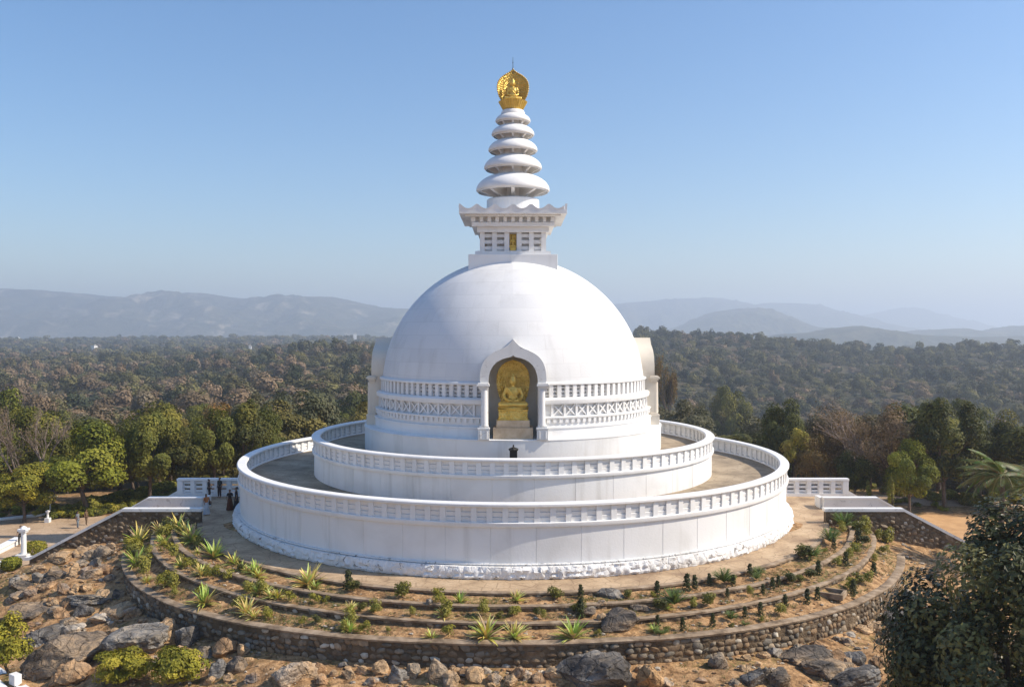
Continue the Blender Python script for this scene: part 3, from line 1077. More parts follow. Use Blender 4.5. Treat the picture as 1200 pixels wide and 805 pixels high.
# lantern box on the upper terrace
lb = empty('lantern', (.02, -12.2, 4.56), 0, 'small dark metal lantern box on the upper terrace below the niche', 'lantern')
lb.scale = (.82, .82, .92)
q = MB(); q.box((0, 0, .12), (.62, .62, .24)); q.box((0, 0, .30), (.40, .40, .16)); obj('base', q, M['dark'], lb)
q = MB(); q.box((0, 0, .86), (.50, .50, .94))
for sx_ in (-1, 1):
    for sy_ in (-1, 1): q.box((sx_ * .25, sy_ * .25, .86), (.07, .07, .98))
obj('housing', q, M['dark'], lb)
q = MB(); q.box((0, 0, 1.36), (.70, .70, .06)); q.lathe([(.42, 1.39), (.30, 1.46), (.12, 1.52), (.05, 1.56)], 4, closed=False); q.lathe([(.001, 1.54), (.07, 1.60), (.05, 1.66), (.001, 1.72)], 12, closed=False)
obj('roof', q, M['dark'], lb)

# ------------------------------------------------------------------ walkway and beds
mb = MB(); mb.lathe([(.01, -3.9), (22.30, -3.9), (22.30, 0), (.01, 0)], 256, closed=False)
tag(obj('walkway', mb, M['floor']), kind='structure')
for s in (-1, 1):
    mb = MB(); mb.box((s * 23.4, -1.45, -1.95), (6.6, 9.3, 3.90 - .008))
    tag(obj('landing_pavement', mb, M['floor']), kind='structure')

STONE_COL = [(.21, .15, .095), (.26, .19, .12), (.16, .12, .08), (.17, .15, .12), (.22, .185, .14), (.31, .24, .165), (.13, .10, .068), (.23, .155, .09)]
def add_stone(V, Fq, C, c, ax, ay, az, col, seed):
    """flattened irregular stone: ax, ay, az are its half-axis vectors"""
    bmm = add_stone.base
    o = len(V)
    for v in bmm:
        k = 1 + .42 * noise.noise(v * 1.1 + Vector((seed, seed * .7, 0)))
        V.append(c + (ax * v.x + ay * v.y + az * v.z) * k)
        C.append(col)
    for f in add_stone.faces: Fq.append(tuple(i + o for i in f))
_b = bmesh.new(); bmesh.ops.create_icosphere(_b, subdivisions=1, radius=1)
for v in _b.verts:     # squarer than a ball
    m_ = max(abs(v.co.x), abs(v.co.y), abs(v.co.z)); v.co = v.co.lerp(v.co / m_, .62)
add_stone.base = [v.co.copy() for v in _b.verts]; add_stone.faces = [tuple(q.index for q in f.verts) for f in _b.faces]; _b.free()

def face_stones(path, zt_f, zb_f, size, name, parent, lime=0.0):
    """stones bedded in a wall face; path(s) -> point, outward normal; s in metres"""
    V, Fq, C = [], [], []
    L, fn = path
    s = 0
    rowh = size * .78
    z = None
    nrow = 16
    for row in range(nrow):
        s = random.random() * size
        while s < L:
            wd = size * random.uniform(.7, 1.5)
            p, nrm = fn(s + wd / 2)
            zt_, zb_ = zt_f(p), zb_f(p)
            zz = zt_ - rowh * (row + .5) + random.uniform(-.15, .15) * rowh
            if zz > zb_ - rowh * .5 and zz + rowh * .4 < zt_ and random.random() > .12:
                tdir = Vector((-nrm.y, nrm.x, 0))
                col = random.choice(STONE_COL)
                k = random.uniform(.8, 1.15)
                if random.random() < .05 + lime: col = (.46, .41, .33)
                col = tuple(c * k for c in col)
                big = 1.5 if random.random() < .13 else 1
                wd_ = wd * big
                hh = rowh * random.uniform(.36, .60) * big
                tl = random.uniform(-.4, .4)
                add_stone(V, Fq, C, p + Vector((0, 0, zz)) - nrm * .05, (tdir * math.cos(tl) + Vector((0, 0, math.sin(tl)))) * wd_ * random.uniform(.40, .52), nrm * random.uniform(.06, .10),
                          (Vector((0, 0, math.cos(tl))) - tdir * math.sin(tl)) * hh, col, random.random() * 90)
            s += wd
    m = MB(); m.v = [tuple(v) for v in V]; m.f = Fq; m.c = C; m.mi = [0] * len(Fq)
    me = m.mesh(name, M['stones'], 60)
    return link(name, me, parent)

def ring_path(R, a0, a1, sx=1.0, sy=1.0):
    Rm = R * (sx + sy) / 2
    L = Rm * (a1 - a0)
    def fn(s):
        a = a0 + s / Rm
        p = Vector((R * sx * math.sin(a), -R * sy * math.cos(a), 0))
        n_ = Vector((math.sin(a) / sx, -math.cos(a) / sy, 0)).normalized()
        return p, n_
    return L, fn

YW = -6.42
TIERS = [  # R outer, R inner, cap z, wall foot z, bed z (outside), labels
    (22.62, 22.28, .025, -.5), (24.22, 23.90, -.14, -.95), (25.52, 25.20, -.52, -1.7)]
NAMES = ['low curved stone wall edging the walkway, innermost terrace kerb', 'second curved stone terrace wall outward from the walkway', 'third curved stone terrace wall, just inside the tall outer one']
for (Ro, Ri, zc_, zf), lab in zip(TIERS, NAMES):
    am = math.acos(-YW / Ro) - .004
    wob = lambda a, z, j, R0=Ro: .05 * noise.noise(Vector((a * R0 * .35, R0, 3))) + .02 * noise.noise(Vector((a * R0 * 2.5, R0, z * 3)))
    m = MB()
    m.lathe([(Ri + .03, zf), (Ro - .06, zf), (Ro - .06, zc_ - .10), (Ri + .03, zc_ - .10)], 260, -am, am, rfun=wob)
    wl = tag(obj('terrace_wall', m, M['mortar'], None, 40), lab, 'wall')
    m = MB()
    capw = lambda a, z, j, R0=Ro: .05 * noise.noise(Vector((a * R0 * .35, R0, 3))) + .03 * noise.noise(Vector((a * R0 * 3.5, R0 + j * 4, 0)))
    m.lathe([(Ri, zc_ - .10), (Ro, zc_ - .11), (Ro + .01, zc_ - .02), (Ro - .03, zc_), (Ri + .03, zc_ + .004), (Ri, zc_ - .03)], 420, -am, am, rfun=capw)
    obj('coping', m, M['cap'], wl, 40)
    face_stones(ring_path(Ro - .05, -am, am), lambda p, z=zc_: z - .08, lambda p, z=zc_: z - .62, .34, 'stones', wl)

# tall outer retaining wall
am4 = math.acos(-YW / R4) - .004
zc4 = lambda a: cap4(math.sin(a), -math.cos(a))
m = MB()
wob4 = lambda a, z, j: .09 * noise.noise(Vector((a * 9, 2, 3)))
m.lathe([(R4 - .6, -4.2), (R4 - .06, -4.2), (R4 - .10, -.10), (R4 - .6, -.10)], 300, -am4, am4, rfun=wob4, zfun=zc4)
ow = tag(obj('retaining_wall', m, M['mortar'], None, 40), 'tall outermost curved rubble stone wall holding the planted terraces', 'wall')
m = MB()
m.lathe([(R4 - .45, -.10), (R4 + .02, -.12), (R4 + .05, -.03), (R4, 0), (R4 - .42, .01), (R4 - .47, -.03)], 460, -am4, am4,
        rfun=lambda a, z, j: wob4(a, z, j) + .03 * noise.noise(Vector((a * 90, j * 3, 0))), zfun=zc4)
obj('coping', m, M['cap'], ow, 40)
face_stones(ring_path(R4 - .05, -am4, am4), lambda p: cap4(p.x, p.y) - .10, lambda p: ground_z(p.x * 1.02, p.y * 1.02) - .2, .37, 'stones', ow, .01)

# soil of the beds
def bed(r0, r1, z0, zo=None, seed=0):
    m = []; NA_, NR = 460, 10
    am = math.acos(-YW / r1) 
    for i in range(NA_ + 1):
        a = -am + 2 * am * i / NA_
        for j in range(NR + 1):
            t = j / NR
            r = r0 + (r1 - r0) * t
            x, y = r * math.sin(a), -r * math.cos(a)
            z = z0 + ((zo(x, y) - z0) * t if zo else 0) + .06 * noise.fractal(Vector((x * .8, y * .8, seed)), 1, 2, 4) + .05 * noise.noise(Vector((x * 4, y * 4, seed))) + .10 * (1 - t) ** 3
            m.append((x, y, z))
    Q = [(i * (NR + 1) + j, (i + 1) * (NR + 1) + j, (i + 1) * (NR + 1) + j + 1, i * (NR + 1) + j + 1) for i in range(NA_) for j in range(NR)]
    return tag(link('bed_soil', np_mesh('bed_soil', m, Q, M['soil'], smooth=True)), kind='structure')
bed(22.50, 24.0, -.26, seed=1)
bed(24.12, 25.3, -.52, seed=2)
bed(25.42, 27.0, -.92, lambda x, y: cap4(x, y) - .10, seed=3)

# ------------------------------------------------------------------ stairs and their walls, both sides
def side(s):
    sidew = 'left' if s < 0 else 'right'
    # front wall: stone with white coping, level then sloping down with the stairs
    x0, x1, x2 = 21.45, 26.8, 33.2
    zt0, zt2 = .80, -2.55
    m = MB()
    pl = [(s * x0, -4.6), (s * x2, -5.6), (s * x2, zt2), (s * x1, zt0), (s * x0, zt0)]
    m.prism(pl, -6.60, -6.22)
    wl = tag(obj('stair_wall', m, M['mortar']), f'rubble stone stair wall with white coping on the {sidew} of the stupa', 'wall')
    # coping
    m = MB()
    def strip(P, y0, y1, th, mb_):
        for i in range(len(P) - 1):
            (xa, za), (xb, zb_) = P[i], P[i + 1]
            V = [(xa, y0, za), (xa, y1, za), (xb, y1, zb_), (xb, y0, zb_), (xa, y0, za + th), (xa, y1, za + th), (xb, y1, zb_ + th), (xb, y0, zb_ + th)]
            mb_.add(V, [(0, 1, 2, 3), (4, 7, 6, 5), (0, 4, 5, 1), (1, 5, 6, 2), (2, 6, 7, 3), (3, 7, 4, 0)])
    strip([(s * (x0 - .08), zt0), (s * x1, zt0), (s * x2, zt2), (s * (x2 + .3), zt2)], -6.68, -6.12, .20, m)
    obj('coping', m, M['white_dirty'], wl)
    def fn(t):
        return Vector((s * (x0 + t), -6.60, 0)), Vector((0, -1, 0))
    def ztf(p):
        x = abs(p.x)
        return zt0 if x < x1 else zt0 + (zt2 - zt0) * (x - x1) / (x2 - x1)
    face_stones((x2 - x0, fn), ztf, lambda p: -4.6, .38, 'stones', wl)
    # inner parapet beyond the stairs
    m = MB()
    xi = 23.0
    P = [(s * xi, -.02), (s * 27.0, -.02), (s * 33.2, -3.4), (s * 33.2, -2.75), (s * 27.0, .78), (s * xi, .78)]
    m.prism(P, -1.95, -1.55)
    ip = tag(obj('parapet', m, M['white_dirty']), f'plain white parapet on the inner side of the {sidew} stairs', 'parapet')
    m = MB(); strip([(s * (xi - .06), .78), (s * 27.0, .78), (s * 33.2, -2.75)], -2.02, -1.48, .10, m)
    obj('coping', m, M['white'], ip)
    m = MB()
    if s < 0: pass
    m.box((s * xi, -1.0, .38), (.34, 1.1, .80))
    obj('return_wall', m, M['white_dirty'], ip)
    # back parapet sloping away
    m = MB()
    P = [(s * 26.75, -.5), (s * 33.0, -3.8), (s * 33.0, -3.0), (s * 26.75, .45)]
    m.prism(P, 3.15, 3.45)
    tag(obj('sloping_wall', m, M['white_dirty']), f'white sloping wall going down from the balustrade end, {sidew} of the stupa', 'wall')
    # stair treads
    m = MB()
    for k in range(19):
        xx = 26.7 + .34 * k
        m.box((s * (xx + .17), -4.1, -.09 - .18 * k - 1.2), (.36, 4.26, 2.4 - .008 * (k % 2)))
        m.box((s * (xx + .17), .8, -.09 - .18 * k - 1.203), (.36, 4.66, 2.4 - .008 * (k % 2)))
    tag(obj('stairs', m, M['floor']), kind='structure')
    # balustrade across the back of the landing
    bx0, bx1 = 19.6, 26.7
    m = MB(); m.box((s * (bx0 + bx1) / 2, 3.3, .12), (bx1 - bx0, .42, .24))
    bl = tag(obj('balustrade', m, M['white']), f'straight white balustrade across the back of the {sidew} landing', 'balustrade')
    m = MB(); m.box((s * (bx0 + bx1 + .1) / 2, 3.3, 1.32), (bx1 - bx0 + .1, .50, .20)); obj('top_rail', m, M['white'], bl, bevel=.03)
    m = MB()
    for k in range(3): m.box((s * (bx0 + bx1) / 2, 3.33, .24 + .98 * (k + .5) / 3), (bx1 - bx0 - .1, .12, .19))
    obj('louvre_slats', m, M['white'], bl)
    pm = MB(); pm.box((0, 0, .73), (.34, .36, .985)); pme = pm.mesh('post', M['white'])
    for k in range(8):
        o = link('post', pme, bl); o.location = (s * (bx1 - .19 - .96 * k), 3.3, 0)
    m = MB(); m.box((s * (bx1 - .16), 3.3, .66), (.44, .46, 1.1)); obj('end_post', m, M['white'], bl)
side(-1); side(1)

# paved squares and paths behind
def sheet(name, pts, z, mat_, kind='structure'):
    m = MB(); m.add([(x, y, z) for x, y in pts], [tuple(range(len(pts)))])
    return tag(obj(name, m, mat_), kind=kind)
sheet('plaza_pavement', [(-27, -5.9), (-50, -5.2), (-52, 7), (-44, 10.5), (-36, 11.5), (-27, 6.0)], -3.338, M['plaza'])
sheet('path', [(27, -5.9), (48, -4.6), (60, 3), (62, 9), (47, 11), (37, 12), (27, 7.0)], -3.338, M['dirt'])
sheet('road', [(30, 17.5), (46, 15.0), (70, 11), (75, 16), (50, 20), (32, 22)], -3.334, M['plaza'])

# ------------------------------------------------------------------ wording of labels
ORD = ['first', 'second', 'third', 'fourth', 'fifth', 'sixth', 'seventh', 'eighth', 'ninth', 'tenth', 'eleventh', 'twelfth', 'thirteenth',
       'fourteenth', 'fifteenth', 'sixteenth', 'seventeenth', 'eighteenth', 'nineteenth', 'twentieth', 'twenty-first', 'twenty-second',
       'twenty-third', 'twenty-fourth', 'twenty-fifth', 'twenty-sixth', 'twenty-seventh', 'twenty-eighth', 'twenty-ninth', 'thirtieth']
TENS = {20: 'twenty', 30: 'thirty', 40: 'forty', 50: 'fifty', 60: 'sixty', 70: 'seventy', 80: 'eighty', 90: 'ninety'}
def ordinal(i):
    n = i + 1
    if n <= 19: return ORD[n - 1]
    t, u = n // 10 * 10, n % 10
    return TENS[t] + '-' + ORD[u - 1] if u else TENS[t][:-1] + 'ieth'
PENDING = {}
def later(o, phrase, px):
    """collects look-alikes; they are told apart by their order from the left"""
    PENDING.setdefault(phrase, []).append((px, o))
def settle():
    for ph, L in PENDING.items():
        L.sort(key=lambda t: t[0])
        for i, (px, o) in enumerate(L):
            o['label'] = ph if len(L) == 1 else f'{ph}, {ordinal(i)} such from the left'

# ------------------------------------------------------------------ boulders
def rock_mesh(size, col, seed, flat=.0, sub=4):
    rs = random.Random(seed)
    bmm = bmesh.new(); bmesh.ops.create_icosphere(bmm, subdivisions=sub, radius=1)
    planes = []
    for _ in range(11):
        n_ = Vector((rs.gauss(0, 1), rs.gauss(0, 1), rs.gauss(0, .8))).normalized()
        planes.append((n_, rs.uniform(.50, .86)))
    cols = []
    sx_, sy_, sz_ = size
    for v in bmm.verts:
        p = v.co.copy()
        for n_, o_ in planes:
            d = p.dot(n_)
            if d > o_: p -= n_ * (d - o_) * .97
        k = 1 + .20 * noise.fractal(p * 1.4 + Vector((seed, 0, 0)), 1, 2, 4) + .06 * noise.fractal(p * 5 + Vector((0, seed, 0)), 1, 2, 3)
        p *= k
        # a long crack
        cr = abs(p.dot(planes[0][0].cross(planes[1][0]).normalized()) - .15 + .12 * noise.noise(p * 2 + Vector((seed, 3, 1))))
        if cr < .035 and seed % 3 == 0: p *= .93
        v.co = Vector((p.x * sx_, p.y * sy_, p.z * sz_))
        s_ = noise.fractal(p * .9 + Vector((0, 0, seed)), 1, 2, 4)
        t = max(0, min(1, .5 + 1.2 * s_))
        tan = (.46, .34, .22); lich = (.34, .33, .31)
        c = [col[i] * (1 - .55 * t) + (tan if seed % 3 else lich)[i] * .55 * t for i in range(3)]
        cols.append(tuple(c))
    m = MB(); m.v = [tuple(v.co) for v in bmm.verts]; m.f = [tuple(q.index for q in f.verts) for f in bmm.faces]; m.c = cols; m.mi = [0] * len(m.f)
    bmm.free()
    return m.mesh('boulder', M['rock_g'], 32)

RC = {'G': (.20, .178, .15), 'D': (.105, .096, .088), 'T': (.46, .32, .19), 'N': (.34, .21, .115), 'L': (.47, .42, .35), 'O': (.46, .28, .13)}
RN = {'G': 'grey', 'D': 'dark grey', 'T': 'tan', 'N': 'brown', 'L': 'pale', 'O': 'orange-tinged'}
# px, py of the foot centre; apparent width, height; colour
ROCKS = [(94, 653, 16, 14, 'T'), (108, 656, 18, 12, 'G'), (121, 655, 22, 16, 'G'), (130, 649, 15, 14, 'T'), (108, 645, 16, 7, 'T'), (96, 664, 20, 8, 'G'),
 (112, 665, 16, 13, 'G'), (87, 676, 17, 16, 'T'), (65, 676, 24, 13, 'D'), (108, 676, 28, 11, 'T'), (74, 657, 28, 12, 'T'), (57, 683, 20, 8, 'D'),
 (74, 696, 18, 13, 'N'), (88, 693, 11, 9, 'T'), (28, 692, 36, 12, 'D'), (22, 702, 24, 9, 'T'), (13, 706, 14, 7, 'G'), (122, 703, 24, 13, 'T'),
 (100, 706, 48, 11, 'G'), (90, 710, 15, 8, 'G'), (38, 720, 52, 13, 'D'), (120, 730, 32, 15, 'L'), (140, 721, 42, 19, 'T'), (147, 719, 11, 10, 'L'),
 (96, 723, 24, 13, 'D'), (80, 732, 22, 11, 'G'), (82, 744, 30, 14, 'L'), (52, 750, 44, 18, 'D'), (80, 787, 96, 46, 'D'), (78, 803, 44, 30, 'N'),
 (152, 762, 78, 38, 'G'), (187, 728, 14, 15, 'T'), (197, 751, 27, 27, 'T'), (226, 754, 28, 24, 'D'), (262, 768, 32, 18, 'N'), (289, 765, 17, 14, 'T'),
 (253, 797, 20, 25, 'D'), (277, 790, 25, 19, 'D'), (240, 770, 20, 13, 'G'), (297, 800, 18, 12, 'N'), (212, 768, 14, 12, 'N'), (225, 778, 18, 12, 'T'),
 (170, 745, 12, 9, 'T'), (60, 708, 14, 8, 'N'), (150, 690, 16, 9, 'D'), (40, 735, 16, 7, 'N'), (130, 680, 14, 8, 'G'), (20, 745, 18, 8, 'N'),
 (347, 797, 52, 30, 'T'), (408, 795, 17, 14, 'T'), (390, 793, 10, 9, 'T'), (404, 780, 11, 7, 'G'), (425, 790, 15, 10, 'T'), (447, 791, 19, 18, 'T'), (463, 799, 22, 20, 'G'),
 (483, 793, 20, 18, 'G'), (512, 798, 30, 30, 'G'), (528, 806, 21, 20, 'T'), (531, 784, 11, 9, 'N'), (558, 799, 24, 17, 'T'), (580, 800, 17, 15, 'T'), (597, 803, 17, 14, 'T'),
 (545, 788, 14, 9, 'N'), (615, 795, 15, 10, 'T'), (632, 800, 16, 11, 'N'), (375, 802, 16, 9, 'N'), (435, 803, 14, 9, 'N'), (648, 786, 12, 7, 'T'), (570, 789, 11, 8, 'L'),
 (692, 803, 74, 46, 'D'), (762, 808, 28, 34, 'O'), (750, 783, 17, 9, 'T'), (780, 803, 18, 11, 'T'), (735, 795, 16, 14, 'N'), (841, 784, 25, 19, 'G'), (885, 803, 26, 22, 'D'),
 (898, 795, 15, 16, 'G'), (1008, 727, 27, 15, 'T'), (1036, 730, 36, 20, 'D'), (1015, 741, 21, 10, 'T'), (1046, 749, 28, 14, 'G'), (1032, 754, 15, 8, 'T'),
 (930, 743, 23, 8, 'G'), (946, 745, 20, 9, 'N'), (990, 742, 10, 6, 'L'), (995, 756, 15, 9, 'G'), (982, 775, 23, 16, 'N'), (1001, 778, 25, 18, 'D'), (945, 776, 56, 22, 'D'),
 (968, 792, 60, 24, 'D'), (1002, 803, 62, 20, 'D'), (912, 806, 26, 24, 'D'), (1015, 788, 15, 8, 'G'), (1053, 700, 21, 15, 'G'), (1075, 735, 30, 16, 'N'), (1070, 770, 26, 14, 'G'),
 (1095, 760, 24, 14, 'T'), (1060, 790, 22, 12, 'N'), (870, 770, 12, 7, 'T'), (820, 800, 14, 8, 'N'), (1030, 775, 12, 7, 'T'), (860, 803, 15, 9, 'G')]
_q = random.Random(404)
for _ in range(64):
    px_ = _q.choice([_q.uniform(8, 240), _q.uniform(8, 200), _q.uniform(240, 900), _q.uniform(880, 1080)])
    py_ = _q.uniform(668, 800) if px_ < 240 else _q.uniform(786, 803) if px_ < 880 else _q.uniform(735, 800)
    w_ = _q.uniform(9, 21); ROCKS.append((px_, py_, w_, w_ * _q.uniform(.45, .8), _q.choice('GDTNGTN')))
for i, (px, py, w_, h_, c) in enumerate(ROCKS):
    p, t = spot(px, py - h_ * .12)
    if math.hypot(p.x, p.y) < R4 + .15 + .3 * w_ * t / F: 
        k_ = (R4 + .2 + .35 * w_ * t / F) / math.hypot(p.x, p.y); p = Vector((p.x * k_, p.y * k_, 0)); p.z = ground_z(p.x, p.y)
    ww, hh = w_ * t / F, h_ * t / F
    big = w_ > 38
    rs = random.Random(i)
    fl = .5 if big else .85
    # apparent height covers both the stone's height and its depth along the sloping ground
    me = rock_mesh((ww * .60, ww * (.50 if not big else .48), hh * (.66 if not big else .60)), RC[c], i, sub=5 if w_ > 34 else 4 if w_ > 14 else 3)
    o = link('boulder', me)
    o.location = p + Vector((0, ww * .1, hh * .18))
    o.rotation_euler = (rs.uniform(-.15, .15), rs.uniform(-.2, .2) + (-.12 if px < 250 and big else 0), rs.uniform(-.35, .35))
    o['category'] = 'boulder'; o['group'] = 'boulders on the dry slope round the terraces'
    size = 'huge flat' if w_ > 70 else 'large' if w_ > 34 else 'medium' if w_ > 18 else 'small'
    reg = 'on the left slope' if px < 205 else 'below the retaining wall, left part' if px < 420 else 'below the middle of the retaining wall' if px < 860 else 'on the right slope'
    later(o, f'{size} {RN[c]} boulder {reg}', px)
for i, (px, py, w_, h_, c) in enumerate([(727, 742, 52, 28, 'D'), (717, 702, 30, 11, 'G'), (688, 722, 26, 13, 'D'), (752, 716, 22, 9, 'D'), (706, 713, 9, 8, 'T'), (706, 726, 14, 10, 'T'), (803, 640, 0, 0, 'T'), (502, 715, 10, 9, 'G')]):
    if not w_: continue
    p, t = spot(px, py)
    ww, hh = w_ * t / F, h_ * t / F
    o = link('boulder', rock_mesh((ww * .56, ww * .40, hh * .56), RC[c], 200 + i, sub=4))
    o.location = p + Vector((0, ww * .28, hh * .26)); o.rotation_euler = (random.uniform(.1, .3), random.uniform(-.1, .1), random.uniform(-.3, .3))
    o['category'] = 'boulder'; o['group'] = 'rocks breaking through the planting beds'
    later(o, f'{RN[c]} rock {"slab " if w_ > 20 else ""}breaking through the planting beds in front', px)

# loose stones: nobody could count them
V, Fq, C = [], [], []
rs = random.Random(5)
n_ = 0
while n_ < 2600:
    a = rs.uniform(-1.5, 1.5); r = 27.3 + 12 * rs.random() ** 1.5
    x, y = r * math.sin(a), -r * math.cos(a)
    if y > -6.8: continue
    if noise.noise(Vector((x * .35, y * .35, 4))) < -.05 + .2 * rs.random(): 
        if rs.random() < .6: continue
    s_ = .035 + .13 * rs.random() ** 2.5
    col = rs.choice([RC['G'], RC['T'], RC['N'], RC['L'], RC['T']])
    add_stone(V, Fq, C, Vector((x, y, ground_z(x, y) + s_ * .2)), Vector((s_ * rs.uniform(.8, 1.5), 0, 0)), Vector((0, s_, 0)), Vector((0, 0, s_ * .65)), col, n_ * .37)
    n_ += 1
for _ in range(700):
    a = rs.uniform(-1.25, 1.25); r = rs.choice([rs.uniform(22.7, 23.8), rs.uniform(24.3, 25.1), rs.uniform(25.6, 26.7)])
    x, y = r * math.sin(a), -r * math.cos(a)
    s_ = .03 + .06 * rs.random() ** 2
    add_stone(V, Fq, C, Vector((x, y, surf_z(x, y) + .02)), Vector((s_ * 1.3, 0, 0)), Vector((0, s_, 0)), Vector((0, 0, s_ * .7)), rs.choice([RC['T'], RC['L'], RC['N']]), _ * .37)
m = MB(); m.v = [tuple(v) for v in V]; m.f = Fq; m.c = C; m.mi = [0] * len(Fq)
tag(link('loose_stones', m.mesh('loose_stones', M['rock_g'], 40)), 'small loose stones scattered over the dry soil', 'stones', kind='stuff')

# ------------------------------------------------------------------ leaves
def leaf_quads(P, N, size, rg, aspect=.55, droop=0.0):
    """rhombic leaves centred at P facing N"""
    n = len(P)
    N = N / (np.linalg.norm(N, axis=1, keepdims=True) + 1e-9)
    T = rg.normal(size=(n, 3)); T -= N * (T * N).sum(1, keepdims=True)
    T /= np.linalg.norm(T, axis=1, keepdims=True) + 1e-9
    B = np.cross(N, T)
    s = (size * rg.uniform(.7, 1.3, n))[:, None] * .5
    fold = N * s * .18
    V = np.stack([P - T * s - fold, P + B * s * aspect * 1.0, P + T * s - fold, P - B * s * aspect * 1.0], 1)
    return V.reshape(-1, 3), np.arange(4 * n).reshape(n, 4)

def dirs(n, rg, up=0.0):
    d = rg.normal(size=(n, 3)); d[:, 2] += up
    return d / np.linalg.norm(d, axis=1, keepdims=True)

PAL = {
 'bright': [(.26, .245, .026), (.19, .185, .022), (.34, .295, .04), (.12, .13, .018)],
 'green': [(.150, .150, .024), (.105, .112, .020), (.20, .185, .032), (.07, .08, .016)],
 'dark': [(.062, .072, .017), (.085, .092, .020), (.040, .048, .014), (.16, .15, .028)],
 'olive': [(.160, .138, .034), (.120, .108, .030), (.20, .17, .046), (.09, .085, .026)],
 'autumn': [(.230, .130, .042), (.18, .12, .036), (.15, .125, .034), (.26, .155, .056)],
 'brown': [(.200, .140, .084), (.16, .12, .075), (.24, .17, .105), (.12, .10, .062)],
 'grey': [(.110, .105, .056), (.14, .125, .07), (.086, .086, .048), (.17, .145, .085)],
 'yellow': [(.30, .27, .045), (.24, .24, .04), (.34, .29, .07), (.18, .19, .035)],
 'gloss': [(.042, .050, .012), (.075, .078, .018), (.026, .032, .009), (.20, .18, .05)],
}
def crown_np(center, rad, nclump, nleaf, lsize, pal, rg, crad=(.24, .38), hollow=.45, aspect=.6):
    C = dirs(nclump, rg) * (hollow + (.92 - hollow) * rg.random((nclump, 1)) ** .6)
    C[:, 2] = np.where(C[:, 2] < -.5, C[:, 2] * .6, C[:, 2])
    cr = rg.uniform(*crad, nclump)
    C *= (1 - .55 * cr)[:, None]
    idx = rg.integers(0, nclump, nleaf)
    D = dirs(nleaf, rg, .35)
    rr = (cr[idx] * (.45 + .55 * rg.random(nleaf) ** .5))[:, None]
    P = C[idx] + D * rr * np.array([1, 1, .8])
    P = P * np.array(rad) + np.array(center)
    N = D + C[idx] * .9 + rg.normal(size=(nleaf, 3)) * .38 + np.array([0, 0, .30])
    V, Q = leaf_quads(P, N, lsize, rg, aspect)
    pal = np.array(PAL[pal])
    cc = pal[rg.integers(0, len(pal), nclump)][idx] * .6 + pal[rg.integers(0, len(pal), nleaf)] * .4
    cc *= rg.uniform(.8, 1.2, (nleaf, 1))
    return V, Q, np.repeat(cc, 4, 0), C * np.array(rad) + np.array(center)

def limb_tubes(mb_, base, tops, r0, rs, trunk_top, n=7, wander=.25):
    """a leaning trunk that forks towards the clump centres"""
    b_ = Vector(base); tt = Vector(trunk_top)
    pts = [b_, b_.lerp(tt, .35) + Vector((rs.uniform(-1, 1), rs.uniform(-1, 1), 0)) * wander * .5, b_.lerp(tt, .7) + Vector((rs.uniform(-1, 1), rs.uniform(-1, 1), 0)) * wander, tt]
    mb_.tube(pts, [r0 * 1.25, r0, r0 * .85, r0 * .65], n)
    for c in tops:
        c = Vector(c)
        st_ = pts[2].lerp(tt, rs.random())
        mid = st_.lerp(c, .5) + Vector((rs.uniform(-1, 1), rs.uniform(-1, 1), rs.uniform(.1, .8))) * .3
        mb_.tube([st_, mid, c], [r0 * .42, r0 * .26, r0 * .09], 5)

def tree_proto(name, H, W, th, pal, seed, nleaf=5200, lsize=.34, nclump=24, r0=.20, mat_='leaf', crad=(.24, .38), bark='bark', one=False, aspect=.6, loc=None):
    rg = np.random.default_rng(seed); rs = random.Random(seed)
    hz = (H - th) / 2
    V, Q, T, C = crown_np((0, 0, th + hz), (W / 2, W / 2, hz), nclump, nleaf, lsize, pal, rg, crad, aspect=aspect)
    tm = MB()
    limb_tubes(tm, (0, 0, -.4), [c for c in C[: 14]], r0, rs, (rs.uniform(-.3, .3), rs.uniform(-.3, .3), th + hz * .6))
    root = empty(name)
    if one:
        pass
    cr = link('crown', np_mesh('crown', V, Q, M[mat_], T), root)
    tr = link('trunk', tm.mesh('trunk', M[bark], 60), root)
    return root

def bare_proto(name, H, seed, pal='brown', nleaf=900, spread=.75, bark='barebark', lsize=.16, r0=.2, depth=5):
    rs = random.Random(seed); rg = np.random.default_rng(seed)
    tm = MB(); tips = []
    def grow(p, d, L, r, k):
        e = p + d * L
        mid = p.lerp(e, .5) + Vector((rs.uniform(-1, 1), rs.uniform(-1, 1), rs.uniform(-.3, .6))) * L * .09
        tm.tube([p, mid, e], [r, r * .82, r * .66], 7 if k > 3 else 4)
        if k == 0:
            tips.append(e); return
        for q in range(3 if k > 1 else 3):
            a = rs.uniform(0, 6.28); sp_ = rs.uniform(.35, spread)
            nd = (d + Vector((math.cos(a), math.sin(a), rs.uniform(-.05, .35))) * sp_).normalized()
            grow(p.lerp(e, rs.uniform(.55, 1)) if q else e, nd, L * rs.uniform(.62, .80), r * .60, k - 1)
        if k <= 2: tips.append(e)
    L0 = H * .30
    grow(Vector((0, 0, -.3)), Vector((rs.uniform(-.1, .1), rs.uniform(-.1, .1), 1)).normalized(), L0, r0, depth)
    root = empty(name)
    link('trunk', tm.mesh('trunk', M[bark], 60), root)
    if nleaf:
        tp = np.array([tuple(t) for t in tips])
        idx = rg.integers(0, len(tp), nleaf)
        P = tp[idx] + rg.normal(size=(nleaf, 3)) * .28
        V, Q = leaf_quads(P, dirs(nleaf, rg, .3), lsize, rg)
        pl = np.array(PAL[pal])
        link('crown', np_mesh('crown', V, Q, M['leaf'], np.repeat(pl[rg.integers(0, len(pl), nleaf)], 4, 0)), root)
    return root

